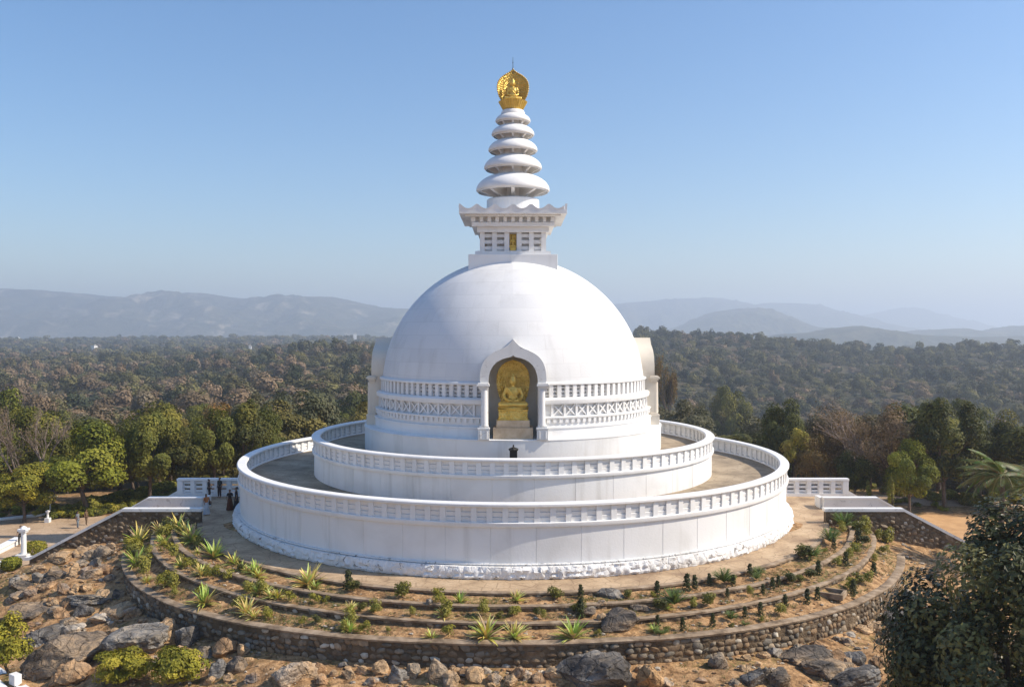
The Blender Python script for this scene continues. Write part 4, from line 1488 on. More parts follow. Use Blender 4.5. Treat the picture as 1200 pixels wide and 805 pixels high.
PROTO = {
 'bright': [tree_proto('broadleaf_tree', 9, 8.5, .5, 'bright', 11, 11000, .30), tree_proto('broadleaf_tree', 9, 8, .9, 'bright', 12, 10000, .31, 22)],
 'green': [tree_proto('broadleaf_tree', 10, 8, .8, 'green', 21, 11000, .30), tree_proto('broadleaf_tree', 11, 7.5, 1.6, 'green', 22, 10000, .30, 26), tree_proto('broadleaf_tree', 9, 8.5, .4, 'green', 23, 11000, .30, 30)],
 'dark': [tree_proto('evergreen_tree', 10, 8, .3, 'dark', 31, 12000, .30, 28), tree_proto('evergreen_tree', 11, 7.5, .4, 'dark', 32, 12000, .30, 26)],
 'olive': [tree_proto('broadleaf_tree', 9, 8, .6, 'olive', 41, 9500, .28, 28), tree_proto('broadleaf_tree', 10, 9, .9, 'olive', 42, 9500, .30, 24)],
 'autumn': [tree_proto('autumn_tree', 8, 7.5, .5, 'autumn', 51, 8000, .26, 26), tree_proto('autumn_tree', 9, 8.5, .6, 'autumn', 52, 8000, .26, 24)],
 'brown': [tree_proto('dry_tree', 8.5, 8.5, .8, 'brown', 61, 8000, .23, 34), tree_proto('dry_tree', 9, 8, .8, 'brown', 62, 8000, .23, 30)],
 'grey': [tree_proto('broadleaf_tree', 9, 8.5, .8, 'grey', 71, 8500, .29, 26), tree_proto('broadleaf_tree', 9, 8, .8, 'grey', 72, 8500, .29, 22)],
 'yellow': [tree_proto('young_tree', 6, 4.6, 1.6, 'yellow', 81, 3600, .26, 22, .09)],
 'bare': [bare_proto('bare_tree', 11, 91, 'brown', 1600, .8), bare_proto('bare_tree', 11, 92, 'brown', 1100, .95)],
 'slim': [tree_proto('slender_tree', 5, 1.5, .5, 'yellow', 95, 900, .22, 14, .05, crad=(.3, .5))],
 'feather': [bare_proto('feathery_tree', 11, 97, 'autumn', 6500, .55, 'bark', .24)],
}
USED = {}
PH = {'broadleaf_tree': (9.4, 8.2)}
DIM = {}
for k, L in PROTO.items():
    for o in L:
        bb = [v for ch in o.children for v in ch.data.vertices]
        DIM[o.name] = (max(v.co.z for v in bb), max(abs(v.co.x) for v in bb) * 2)

def place_tree(kind, x, y, z, H, W, label=None, cat='tree', group=None, rz=None, var=None, name=None):
    L = PROTO[kind]
    var = random.randrange(len(L)) if var is None else var % len(L)
    src = L[var]
    if src.name in USED:
        o = copy_tree(src)
    else:
        USED[src.name] = 1; o = src
    h, wd = DIM[src.name]
    o.location = (x, y, z); o.rotation_euler = (0, 0, random.uniform(0, 6.28) if rz is None else rz)
    o.scale = (W / wd, W / wd, H / h)
    tag(o, label, cat, group)
    return o

TREES = [  # px, foot py, top py, width px, kind, label
 (28, 612, 540, 72, 'bright', 'low bright green spreading tree by the plaza at the far left'),
 (100, 603, 494, 96, 'bright', 'big bright green tree behind the lamp post at the left'),
 (62, 590, 500, 60, 'green', 'mid green tree between the bare trees and the big bright tree at left'),
 (176, 592, 480, 72, 'green', 'tall green tree with visible trunks behind the left shrub bank'),
 (140, 585, 512, 50, 'autumn', 'yellowing tree between the two big green trees at left'),
 (216, 588, 498, 62, 'dark', 'dark evergreen just left of the left landing balustrade'),
 (250, 585, 478, 58, 'green', 'green tree rising behind the left landing balustrade'),
 (284, 580, 466, 66, 'dark', 'tall dark tree behind the left edge of the lower terrace'),
 (312, 572, 472, 50, 'green', 'green tree behind the far left of the lower terrace rail'),
 (340, 562, 480, 50, 'olive', 'olive tree over the lower terrace rail, left of the upper terrace'),
 (366, 553, 486, 44, 'autumn', 'reddish tree just above the lower terrace rail at left'),
 (392, 545, 478, 46, 'green', 'rounded green tree behind the upper terrace rail at left'),
 (418, 532, 455, 44, 'dark', 'dark evergreen close against the left side of the dome'),
 (8, 575, 452, 60, 'bright', 'tall yellow-green tree cut by the left edge of the photo'),
 (22, 596, 458, 60, 'bare', 'leafless pale tree at the far left, nearer the edge'),
 (54, 598, 466, 70, 'bare', 'leafless pale tree left of the big bright green tree'),
 (-30, 590, 490, 90, 'green', 'green tree beyond the left edge of the plaza'),
 (200, 570, 490, 50, 'olive', 'olive tree behind the left shrub bank, between taller trees'),
 (787, 556, 408, 46, 'feather', 'thin feathery brown tree close against the right side of the dome'),
 (812, 530, 470, 50, 'autumn', 'reddish tree behind the upper terrace rail at right'),
 (838, 545, 462, 52, 'olive', 'olive tree right of the thin feathery tree'),
 (858, 550, 450, 44, 'green', 'green tree with a reddish top behind the right terrace'),
 (915, 572, 464, 52, 'dark', 'dark green tree just behind the right end of the lower terrace'),
 (932, 578, 500, 36, 'yellow', 'yellow-green tree beside the right end of the lower terrace'),
 (958, 585, 508, 50, 'autumn', 'russet tree behind the right landing balustrade'),
 (992, 575, 478, 64, 'brown', 'dry brown tree behind the right landing'),
 (1022, 590, 468, 100, 'bare', 'wide leafless tree behind the right landing'),
 (1045, 592, 470, 80, 'brown', 'dry grey-brown tree overlapping the wide leafless tree'),
 (1066, 607, 514, 58, 'bright', 'bright yellow-green tree near the right hand paths'),
 (1108, 598, 463, 78, 'dark', 'massive dark evergreen with a lit green top at right'),
 (1085, 580, 490, 50, 'brown', 'dry tree left of the massive dark evergreen'),
 (1150, 590, 488, 66, 'dark', 'dark evergreen between the massive one and the right edge'),
 (1184, 590, 478, 70, 'olive', 'olive tree cut by the right edge of the photo'),
 (1130, 575, 466, 60, 'green', 'green tree peeping over the massive dark evergreen'),
 (1225, 600, 490, 90, 'dark', 'dark tree beyond the right edge of the view'),
 (1044, 612, 556, 10, 'slim', 'slender yellow-green sapling beside the right stairs'),
 (1017, 597, 562, 9, 'slim', 'thin sapling by the inner right stair parapet'),
 (898, 562, 490, 40, 'olive', 'olive tree over the right part of the lower terrace rail'),
 (1000, 592, 525, 40, 'dark', 'low dark tree behind the white post on the right'),
]
for i, (px, fy, ty, wp, kind, lab) in enumerate(TREES):
    p, t = spot(px, fy, ground_z)
    dd = p.y - CAM.y
    H = (fy - ty) * dd / F; W = wp * dd / F
    place_tree(kind, p.x, p.y, p.z, H, W * 1.08, lab, 'tree', None, var=i)

fill = random.Random(77)
for i in range(58):
    s = -1 if i % 2 else 1
    x = s * fill.uniform(24, 92); y = fill.uniform(23, 46) if abs(x) > 34 else fill.uniform(16, 40)
    if s > 0: y += 3
    kd = fill.choice(['green', 'dark', 'olive', 'green', 'autumn', 'grey'] if s < 0 else ['dark', 'brown', 'olive', 'brown', 'green', 'autumn'])
    o = place_tree(kd, x, y, ground_z(x, y) - .2, fill.uniform(5.5, 10.5), fill.uniform(6.5, 11), None, 'tree', f'{kd} trees of the {"left" if s < 0 else "right"} belt')
    later(o, f'{kd} leaved tree in the belt behind the {"left" if s < 0 else "right"} landing', x / (y - CAM.y))

# low shrubs
def shrub_mesh(seed, pal, n=900, r=(1, 1, .7), ls=.22):
    rg = np.random.default_rng(seed)
    V, Q, T, C = crown_np((0, 0, r[2] * .75), r, 10, n, ls, pal, rg, (.35, .6), .3)
    return np_mesh('shrub', V, Q, M['leaf'], T)
SH = [shrub_mesh(1, 'bright'), shrub_mesh(2, 'yellow'), shrub_mesh(3, 'green'), shrub_mesh(4, 'bright')]
rs = random.Random(3)
k = 0
for (xa, ya, xb, yb, n, wp) in [(95, 606, 212, 580, 40, 18), (96, 598, 215, 572, 34, 26), (60, 606, 100, 602, 8, 24), (0, 598, 60, 600, 7, 30), (1070, 584, 1200, 590, 14, 24), (930, 556, 1060, 570, 14, 22), (150, 585, 275, 562, 14, 22), (940, 560, 1060, 580, 9, 16), (1050, 590, 1120, 598, 6, 14), (0, 604, 60, 602, 5, 18), (290, 555, 350, 540, 8, 20)]:
    for i in range(n):
        u = (i + rs.random()) / n
        px, py = xa + (xb - xa) * u, ya + (yb - ya) * u + rs.uniform(-3, 3)
        p, t = spot(px, py, ground_z)
        o = link('shrub', SH[k % 4]); s_ = wp * t / F / 2 * rs.uniform(.7, 1.15)
        o.location = p; o.scale = (s_, s_, s_ * rs.uniform(.7, 1)); o.rotation_euler = (0, 0, rs.uniform(0, 6))
        side_ = 'left' if px < 600 else 'right'
        tag(o, None, 'shrub', f'shrubs of the {side_} bank'); later(o, f'low leafy {["bright green", "yellow-green", "dark green", "fresh green"][k % 4]} shrub of the {side_} bank', px)
        k += 1
def clipped(px, py, wp, hp, dp, lab, pal='bright', seed=0):
    p, t = spot(px, py, ground_z)
    rg = np.random.default_rng(seed)
    n = 2600
    D = dirs(n, rg, .2)
    D = D / np.maximum(np.abs(D).max(1, keepdims=True), .001) * .45 + D * .55
    P = D * np.array([wp * t / F / 2, dp / 2, hp * t / F / 2]) * rg.uniform(.86, 1.03, (n, 1)) + np.array([0, 0, hp * t / F / 2])
    V, Q = leaf_quads(P, D + rg.normal(size=(n, 3)) * .5, .13, rg)
    pl = np.array(PAL[pal])
    o = link('hedge', np_mesh('hedge', V, Q, M['leaf'], np.repeat(pl[rg.integers(0, 4, n)], 4, 0)))
    o.location = p
    tag(o, lab, 'hedge')
clipped(41, 652, 24, 18, 1.3, 'rounded clipped green bush just right of the white pillar', seed=1)
clipped(13, 668, 20, 15, 1.2, 'rounded clipped green bush just left of the white pillar', seed=2)
clipped(1141, 592, 34, 11, 1.6, 'long clipped hedge block by the right hand road', 'green', 3)

# ------------------------------------------------------------------ planting beds
def blade(V, Q, T, base, az, el, L, wd, bend, col, ns=5):
    d0 = Vector((math.cos(az) * math.cos(el), math.sin(az) * math.cos(el), math.sin(el)))
    sd_ = Vector((-math.sin(az), math.cos(az), 0))
    p = Vector(base); o = len(V)
    e = el
    for i in range(ns + 1):
        t = i / ns
        wv = wd * (math.sin(math.pi * (.18 + .82 * t)) * (1 - t) ** .35 if t < 1 else 0) + .003
        V.append(tuple(p - sd_ * wv)); V.append(tuple(p + Vector((0, 0, -wv * .5)))); V.append(tuple(p + sd_ * wv))
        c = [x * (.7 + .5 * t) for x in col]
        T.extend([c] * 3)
        e -= bend / ns
        p = p + Vector((math.cos(az) * math.cos(e), math.sin(az) * math.cos(e), math.sin(e))) * L / ns
    for i in range(ns):
        a = o + i * 3
        Q.append((a, a + 1, a + 4, a + 3)); Q.append((a + 1, a + 2, a + 5, a + 4))
def agave(seed, col, n=38, wide=.035):
    rs = random.Random(seed); V, Q, T = [], [], []
    for i in range(n):
        k = i / n
        c = tuple(x * rs.uniform(.8, 1.25) for x in col)
        if rs.random() < .10: c = (.42, .30, .18)
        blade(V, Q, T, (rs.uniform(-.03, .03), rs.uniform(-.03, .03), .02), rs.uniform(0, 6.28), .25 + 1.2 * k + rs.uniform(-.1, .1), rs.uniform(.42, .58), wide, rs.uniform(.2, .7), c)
    return np_mesh('spiky_plant', V, Q, M['plant'], T)
def cycad(seed, col):
    rs = random.Random(seed); V, Q, T = [], [], []
    for i in range(16):
        az = rs.uniform(0, 6.28); el = rs.uniform(.5, 1.35)
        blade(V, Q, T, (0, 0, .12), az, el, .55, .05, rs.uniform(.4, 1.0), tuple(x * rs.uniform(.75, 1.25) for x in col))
        for q in range(7):
            t = .2 + .11 * q
            b_ = (math.cos(az) * math.cos(el) * .5 * t, math.sin(az) * math.cos(el) * .5 * t, .12 + math.sin(el) * .5 * t * .9)
            for s in (-1, 1): blade(V, Q, T, b_, az + s * 1.0, el * .5, .17, .012, .5, col, 2)
    return np_mesh('fan_plant', V, Q, M['plant'], T)
def bush(seed, pal, r=(.5, .5, .5), n=420, ls=.12, name='bush'):
    rg = np.random.default_rng(seed)
    V, Q, T, C = crown_np((0, 0, r[2] * .95), r, 9, n, ls, pal, rg, (.35, .6), .25, aspect=.5)
    return np_mesh(name, V, Q, M['plant'], T)
def conifer(seed):
    rg = np.random.default_rng(seed); n = 520
    h = rg.random(n) ** .8; a = rg.random(n) * 6.28
    rad = .30 * (1 - .55 * h) * (.6 + .4 * rg.random(n)) * (1 + .25 * np.sin(h * 22 + a))
    P = np.stack([np.cos(a) * rad, np.sin(a) * rad, .06 + h * .94], 1)
    N = np.stack([np.cos(a), np.sin(a), .5 + 0 * a], 1) + rg.normal(size=(n, 3)) * .4
    V, Q = leaf_quads(P, N, .12, rg, .5)
    pl = np.array([(.050, .062, .018), (.075, .085, .024), (.036, .044, .014)])
    return np_mesh('conifer', V, Q, M['plant'], np.repeat(pl[rg.integers(0, 3, n)], 4, 0))
YG = (.54, .52, .15)
KIND = {
 'A': ([agave(1, YG), agave(2, (.60, .56, .20), 48), agave(3, (.42, .45, .12), 40), agave(4, (.62, .54, .22), 38, .045)], 'spiky_plant', 'yellow-green spiky rosette plant', 'plant', 1.0),
 'B': ([bush(11, 'yellow'), bush(12, 'bright'), bush(13, 'yellow', (.45, .45, .6))], 'bush', 'small yellow-green bush', 'bush', 1.0),
 'C': ([conifer(21), conifer(22)], 'conifer', 'small dark columnar shrub', 'shrub', 1.0),
 'D': ([bush(31, 'dark', (.5, .5, .45), 600), bush(32, 'green', (.5, .5, .42), 520)], 'bush', 'rounded dark green bush', 'bush', 1.0),
 'P': ([cycad(41, (.13, .19, .05)), cycad(42, (.17, .22, .06))], 'fan_plant', 'green palm-like fan plant', 'plant', 1.0)}
PLANTS = [('A', 165, 630, 28), ('B', 158, 643, 14), ('A', 159, 662, 26), ('B', 168, 669, 18), ('B', 193, 688, 18), ('B', 205, 692, 16), ('A', 240, 708, 28), ('A', 197, 616, 18),
 ('A', 217, 611, 22), ('B', 191, 631, 14), ('A', 192, 638, 16), ('A', 220, 628, 22), ('A', 226, 635, 24), ('B', 195, 648, 16), ('B', 203, 655, 14), ('B', 212, 661, 12), ('B', 220, 665, 12),
 ('B', 229, 670, 12), ('A', 251, 654, 27), ('B', 250, 679, 16), ('A', 276, 661, 18), ('B', 266, 681, 14), ('D', 222, 606, 18), ('A', 362, 686, 30), ('A', 325, 701, 17), ('B', 340, 705, 13),
 ('D', 413, 694, 16), ('C', 410, 690, 13), ('B', 369, 707, 13), ('A', 408, 717, 15), ('B', 442, 718, 16), ('D', 470, 701, 23), ('B', 484, 722, 10), ('B', 521, 724, 13), ('A', 539, 706, 17),
 ('B', 565, 722, 17), ('A', 570, 748, 34), ('A', 602, 748, 26), ('A', 410, 741, 18), ('B', 313, 722, 12), ('B', 355, 731, 9), ('D', 585, 724, 9), ('A', 299, 672, 20), ('A', 289, 720, 24),
 ('A', 284, 668, 14), ('B', 234, 641, 12), ('B', 205, 628, 12), ('B', 176, 652, 12), ('B', 310, 690, 12), ('B', 385, 700, 8), ('B', 299, 699, 11), ('B', 150, 655, 11), ('B', 240, 690, 11),
 ('A', 605, 704, 17), ('C', 676, 689, 9), ('D', 650, 698, 17), ('B', 638, 726, 10), ('D', 678, 719, 17), ('A', 672, 749, 31), ('C', 770, 698, 10), ('D', 772, 716, 17), ('C', 768, 727, 8),
 ('P', 790, 712, 24), ('C', 812, 712, 7), ('C', 805, 693, 12), ('C', 814, 691, 10), ('C', 830, 685, 8), ('D', 829, 710, 19), ('C', 835, 734, 9), ('C', 800, 739, 9), ('P', 848, 685, 20),
 ('D', 857, 684, 13), ('C', 873, 724, 8), ('C', 891, 721, 9), ('B', 880, 699, 11), ('C', 894, 696, 7), ('C', 875, 675, 9), ('P', 889, 674, 12), ('B', 600, 722, 12), ('B', 605, 716, 12),
 ('P', 986, 619, 22), ('D', 984, 605, 18), ('P', 973, 638, 20), ('P', 951, 655, 20), ('D', 939, 656, 20), ('C', 977, 644, 8), ('D', 924, 684, 16), ('D', 937, 682, 11), ('D', 948, 679, 14),
 ('C', 959, 674, 10), ('B', 981, 664, 12), ('C', 991, 662, 9), ('B', 996, 657, 13), ('B', 1003, 649, 13), ('D', 1012, 639, 14), ('B', 1008, 619, 17), ('B', 1018, 629, 12), ('C', 920, 712, 9),
 ('C', 946, 707, 10), ('C', 958, 703, 9), ('B', 997, 691, 14), ('D', 1007, 683, 14), ('C', 1024, 676, 10), ('A', 1040, 612, 14), ('B', 1050, 618, 16), ('B', 1048, 634, 13), ('B', 1036, 650, 12),
 ('B', 1014, 608, 12), ('C', 905, 690, 8), ('C', 912, 688, 8), ('B', 1025, 660, 10), ('B', 455, 740, 7), ('B', 700, 745, 8), ('D', 860, 738, 7), ('C', 850, 700, 7)]
_q = random.Random(55)
for _ in range(70):
    lf = _q.random() < .62
    a_ = _q.uniform(-1.22, -.1) if lf else _q.uniform(0, 1.2)
    r0_ = _q.choice([23.3, 24.7, 26.2]) + _q.uniform(-.3, .35)
    X_, Y_ = r0_ * math.sin(a_), -r0_ * math.cos(a_); Z_ = surf_z(X_, Y_)
    dd_ = Y_ - CAM.y
    PLANTS.append((_q.choice('AABABD' if lf else 'ADBCPBB'), 601.2 + X_ * F / dd_, 388 + (CAM.z - Z_) * F / dd_, _q.uniform(9, 19) * (1 if lf else .75)))
TIERN = ['innermost', 'second', 'lowest']
rs = random.Random(9)
for i, (kd, px, py, wp) in enumerate(PLANTS):
    p, t = spot(px, py)
    r = math.hypot(p.x, p.y)
    if -7.5 < p.y < 4 and abs(p.x) > 20:      # keep clear of the stair walls
        p.y = -7.6; p.x = math.copysign(min(abs(p.x), 25.2), p.x)
        r = math.hypot(p.x, p.y)
    # settle on a bed, not on a wall top
    tiers = [(22.85, 23.75), (24.4, 25.05), (25.75, 26.7)]
    bi = min(range(3), key=lambda q: max(0, tiers[q][0] - r, r - tiers[q][1]))
    if r < 27.6:
        rn = min(max(r, tiers[bi][0]), tiers[bi][1])
        p.x *= rn / r; p.y *= rn / r; p.z = surf_z(p.x, p.y) - .02
    mel, nm, look, cat, _ = KIND[kd]
    s_ = wp * t / F * (1.75 if kd in 'AP' else 1.3 if kd != 'C' else 1.7)
    o = link(nm, mel[i % len(mel)])
    o.location = p
    o.scale = (s_, s_, s_ * (1.0 if kd != 'C' else 1.15)); o.rotation_euler = (0, 0, rs.uniform(0, 6.28))
    if kd == 'C': o.scale = (s_ * .95, s_ * .95, s_ * 1.05)
    side_ = 'left half' if px < 600 else 'right half'
    tag(o, None, cat, f'{look}s of the terrace beds')
    later(o, f'{look}, {TIERN[bi]} terrace bed, {side_}', px)
# grass tufts in the beds and on the slope
V, Q, T = [], [], []
rs = random.Random(31)
for _ in range(9000):
    if rs.random() < .55:
        a = rs.uniform(-1.28, 1.28); r = rs.choice([rs.uniform(22.7, 23.8), rs.uniform(24.3, 25.1), rs.uniform(25.6, 26.7)])
    else:
        a = rs.uniform(-1.35, 1.35); r = rs.uniform(27.4, 39)
    x, y = r * math.sin(a), -r * math.cos(a)
    if noise.noise(Vector((x * .33, y * .33, 9))) < .02: continue
    z = surf_z(x, y)
    c = rs.choice([(.14, .16, .04), (.20, .19, .07), (.10, .13, .03), (.26, .20, .10)])
    for q in range(4):
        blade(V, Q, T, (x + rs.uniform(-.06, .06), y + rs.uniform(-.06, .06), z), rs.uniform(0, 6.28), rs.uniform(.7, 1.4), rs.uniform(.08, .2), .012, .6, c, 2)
tag(link('grass', np_mesh('grass', V, Q, M['plant'], T)), 'thin grass tufts on the dry soil', 'grass', kind='stuff')

# tan frame of a drain pit in the lowest bed
pp, t = spot(973, 697)
dp = empty('drain_frame', (pp.x, pp.y, pp.z), -.55, 'square tan concrete frame of a pit in the lowest terrace bed', 'pit frame')
q = MB()
for (cx, cy, sx_, sy_) in ((0, -.5, 1.5, .16), (0, .5, 1.5, .16), (-.67, 0, .16, .84), (.67, 0, .16, .84)): q.box((cx, cy, .10), (sx_, sy_, .3))
obj('frame', q, M['cap'], dp, bevel=.02)
q = MB(); q.box((0, 0, .02), (1.2, .84, .1)); obj('pit_floor', q, M['mortar'], dp)

# ------------------------------------------------------------------ small things by the paths
def lamp_post(px, py, hp, lab):
    p, t = spot(px, py, ground_z); h = hp * t / F
    e = empty('lamp_post', p, 0, lab, 'lamp post')
    q = MB(); q.tube([(0, 0, 0), (0, 0, h * .5), (0, 0, h)], [.07, .055, .045], 10); q.box((0, 0, .12), (.3, .3, .24)); obj('pole', q, M['white_dirty'], e, 40)
    q = MB(); q.tube([(0, 0, h), (.25, 0, h + .06)], [.03, .03], 6); q.box((.42, 0, h + .05), (.5, .2, .09)); obj('lamp_head', q, M['white_dirty'], e)
lamp_post(59, 605, 23, 'thin white lamp post beside the plaza at the left')
def pillar(px, py, hp, wp, lab, plinth=True):
    p, t = spot(px, py, ground_z); h = hp * t / F; ww = wp * t / F
    e = empty('pillar', p, 0, lab, 'pillar')
    q = MB(); q.lathe([(.01, .3), (ww * .42, .3), (ww * .38, .6), (ww * .34, h * .85), (.01, h * .85)], 16, closed=False); obj('shaft', q, M['white'], e, 40)
    q = MB(); q.box((0, 0, h * .88), (ww * .95, ww * .95, h * .06)); q.box((0, 0, h * .94), (ww * 1.25, ww * 1.25, h * .07)); q.lathe([(.01, h * .975), (ww * .5, h * .975), (ww * .3, h * 1.03), (.01, h * 1.06)], 12, closed=False); obj('capital', q, M['white'], e, bevel=.015)
    if plinth:
        q = MB(); q.box((0, 0, .15), (ww * 1.7, ww * 1.7, .5)); obj('base', q, M['white_dirty'], e, bevel=.02)
pillar(28, 655, 37, 8, 'white pillar with a capital at the left end of the plaza edge')
pillar(988, 560, 16, 5, 'small white post among the trees behind the right landing')
pillar(56, 612, 14, 3.2, 'short pale post at the edge of the plaza near the lamp post')
# low white walls near the pillar
def low_wall(pa, pb, h, th, lab, name='low_wall', base=None):
    (xa, ya), (xb, yb) = pa, pb
    a, _ = spot(xa, ya, ground_z); b_, _ = spot(xb, yb, ground_z)
    d = (b_ - a); d.z = 0; L = d.length; d.normalize(); n_ = Vector((-d.y, d.x, 0)) * th / 2
    q = MB()
    za, zb_ = a.z, b_.z
    P = [a + n_, a - n_, b_ - n_, b_ + n_]
    V = [Vector((p.x, p.y, min(za, zb_) - .8)) for p in P] + [Vector((P[0].x, P[0].y, za + h)), Vector((P[1].x, P[1].y, za + h)), Vector((P[2].x, P[2].y, zb_ + h)), Vector((P[3].x, P[3].y, zb_ + h))]
    q.add(V, [(0, 1, 2, 3), (4, 7, 6, 5), (0, 4, 5, 1), (1, 5, 6, 2), (2, 6, 7, 3), (3, 7, 4, 0)])
    w_ = tag(obj(name, q, M['white_dirty']), lab, 'wall')
    q = MB(); V = []
    n2 = n_ * 1.3
    for p, z in ((a + n2, za), (a - n2, za), (b_ - n2, zb_), (b_ + n2, zb_)): V.append((p.x, p.y, z + h))
    V += [(x, y, z + .09) for x, y, z in V]
    q.add(V, [(0, 1, 2, 3), (4, 7, 6, 5), (0, 4, 5, 1), (1, 5, 6, 2), (2, 6, 7, 3), (3, 7, 4, 0)])
    obj('coping', q, M['white'], w_)
low_wall((-40, 668), (22, 636), .38, .5, 'low white wall running to the white pillar from the left edge')
low_wall((-30, 682), (8, 660), .25, .3, 'low white kerb wall left of the clipped bushes')
low_wall((-10, 786), (36, 818), .22, .30, 'white kerb wall in the bottom left corner, outer one')
low_wall((-10, 798), (14, 822), .22, .22, 'white kerb wall in the bottom left corner, inner one')
low_wall((-20, 612), (140, 594), .10, .4, 'low tan kerb at the far side of the plaza')
low_wall((120, 598), (215, 577), .12, .4, 'low pale kerb of the shrub bank beside the left path')
low_wall((936, 560), (986, 572), .35, .6, 'low stone bank with a pale top behind the right balustrade')
low_wall((1060, 578), (1128, 586), .15, .5, 'low kerb along the right hand road under the trees')
p, t = spot(18, 800, ground_z)
q = MB(); q.box((0, 0, .2), (.55, .35, .5)); o = obj('concrete_block', q, M['white'], None, bevel=.02); o.location = p; o.rotation_euler = (0, 0, -.6)
tag(o, 'white concrete block beside the kerb in the bottom left corner', 'block')

# ------------------------------------------------------------------ people
SKIN = mat_plain('skin', (.22, .12, .075), .6, bstr=0)
def cloth(c): return mat_plain('cloth', c, .85)
HAIR = mat_plain('hair', (.012, .010, .009), .5, bstr=0)
def skin_mesh(verts, edges, radii, root=0, sub=2):
    me = bpy.data.meshes.new('t'); me.from_pydata(verts, edges, []); o = link('tmp', me)
    md = o.modifiers.new('skin', 'SKIN'); md.use_smooth_shade = True
    for i, r in enumerate(radii):
        me.skin_vertices[0].data[i].radius = (r, r) if not isinstance(r, tuple) else r
    me.skin_vertices[0].data[root].use_root = True
    if sub: s_ = o.modifiers.new('s', 'SUBSURF'); s_.levels = sub; s_.render_levels = sub
    out = eval_mesh(o); bpy.data.objects.remove(o); bpy.data.meshes.remove(me)
    return out
def person(px, py, h, rz, top, low, label, dress=False, step=.0, arm=.0, hairlong=False, z=None, bag=False):
    p, t = spot(px, py)
    e = empty('person', p, rz, label, 'person'); e.scale = (h / 1.7,) * 3
    s_ = step
    V = [(0, 0, .93), (0, .01, 1.12), (0, .01, 1.33), (0, 0, 1.43), (0, -.01, 1.52), (0, -.02, 1.60), (0, -.01, 1.67)]
    E = [(i, i + 1) for i in range(6)]
    R = [(.13, .10), (.115, .09), (.13, .09), .05, .055, .088, .06]
    def add(v, par, r):
        V.append(v); E.append((par, len(V) - 1)); R.append(r); return len(V) - 1
    arms = []
    for s in (-1, 1):
        hip = add((s * .09, 0, .88), 0, .085)
        kn = add((s * .10, -.05 + s * s_ * .5, .48), hip, .058)
        an = add((s * .10, .0 + s * s_, .09), kn, .038)
        add((s * .11, -.15 + s * s_, .03), an, .034)
        sh = add((s * .17, 0, 1.38), 2, .055)
        bend_ = arm if s > 0 else arm * .4
        el = add((s * .23, .02 - bend_ * .1, 1.12), sh, .040)
        wr = add((s * .24, -.04 - bend_ * .25, .90 + bend_ * .25), el, .027)
        pa = add((s * .24, -.05 - bend_ * .30, .85 + bend_ * .26), wr, .030)
        for f in range(4):
            k = add((s * .235 , -.075 - bend_ * .32 + .018 * f, .80 + bend_ * .26), pa, .0095)
            add((s * .225, -.075 - bend_ * .33 + .018 * f, .765 + (.006 * (f % 3)) + bend_ * .26), k, .008)
        k = add((s * .215, -.085 - bend_ * .3, .835 + bend_ * .26), pa, .010); add((s * .205, -.10 - bend_ * .3, .81 + bend_ * .26), k, .009)
    nz = add((0, -.115, 1.59), 5, .014)
    me = skin_mesh(V, E, R); me.materials.clear(); me.materials.append(SKIN); link('body', me, e)
    # clothes
    tm_ = MB()
    V2 = [(0, 0, .90), (0, .01, 1.12), (0, .01, 1.33), (0, 0, 1.42)]; E2 = [(0, 1), (1, 2), (2, 3)]; R2 = [(.155, .125), (.14, .115), (.155, .11), .075]
    for s in (-1, 1):
        V2 += [(s * .17, 0, 1.38), (s * .225, .02 - (arm if s > 0 else arm * .4) * .08, 1.17)]; n_ = len(V2); E2 += [(2, n_ - 2), (n_ - 2, n_ - 1)]; R2 += [.068, .056]
    me = skin_mesh(V2, E2, R2); me.materials.clear(); me.materials.append(cloth(top)); link('shirt', me, e)
    if dress:
        q = MB(); q.lathe([(.10, 1.05), (.15, .98), (.20, .70), (.26, .30), (.29, .06), (.26, .06), (.18, .6)], 20, closed=False, rfun=lambda a, z, j: .015 * math.sin(a * 7) * (1.1 - z), sy=.8)
        obj('skirt', q, cloth(low), e, 60)
    else:
        V3 = [(0, 0, .95), (-.09, 0, .88), (-.10, -.05 - s_ * .5, .48), (-.10, -s_, .10), (.09, 0, .88), (.10, -.05 + s_ * .5, .48), (.10, s_, .10)]
        me = skin_mesh(V3, [(0, 1), (1, 2), (2, 3), (0, 4), (4, 5), (5, 6)], [(.14, .11), .10, .075, .06, .10, .075, .06]); me.materials.clear(); me.materials.append(cloth(low)); link('trousers', me, e)
    hv = [(0, .015, 1.70), (0, .045, 1.63), (0, .06, 1.55)] + ([(0, .085, 1.42), (0, .09, 1.28)] if hairlong else [])
    me = skin_mesh(hv, [(i, i + 1) for i in range(len(hv) - 1)], [.075, .092, .07] + ([.07, .05] if hairlong else [])); me.materials.clear(); me.materials.append(HAIR); link('hair', me, e)
    if bag:
        q = MB(); q.box((.30, .0, .92), (.12, .28, .30)); q.tube([(.30, -.1, 1.05), (.2, 0, 1.42), (.30, .1, 1.05)], [.012] * 3, 5); obj('bag', q, cloth((.03, .03, .03)), e, bevel=.02)
    return e
person(245, 584, 1.55, 2.2, (.02, .02, .022), (.02, .018, .018), 'person in black standing by the left landing, leftmost of the dark-clothed group', arm=.8)
person(257.5, 583, 1.62, -.4, (.025, .03, .025), (.03, .02, .018), 'person in dark green-black standing nearest the back balustrade of the left landing')
person(269.5, 598, 1.55, .5, (.03, .02, .018), (.10, .03, .012), 'person in a dark top and rust-brown skirt near the drum wall, left side', dress=True, hairlong=True)
person(277, 599, 1.8, -1.2, (.015, .015, .017), (.015, .014, .015), 'tall person in black pressed close to the curved drum wall, left side', dress=True)
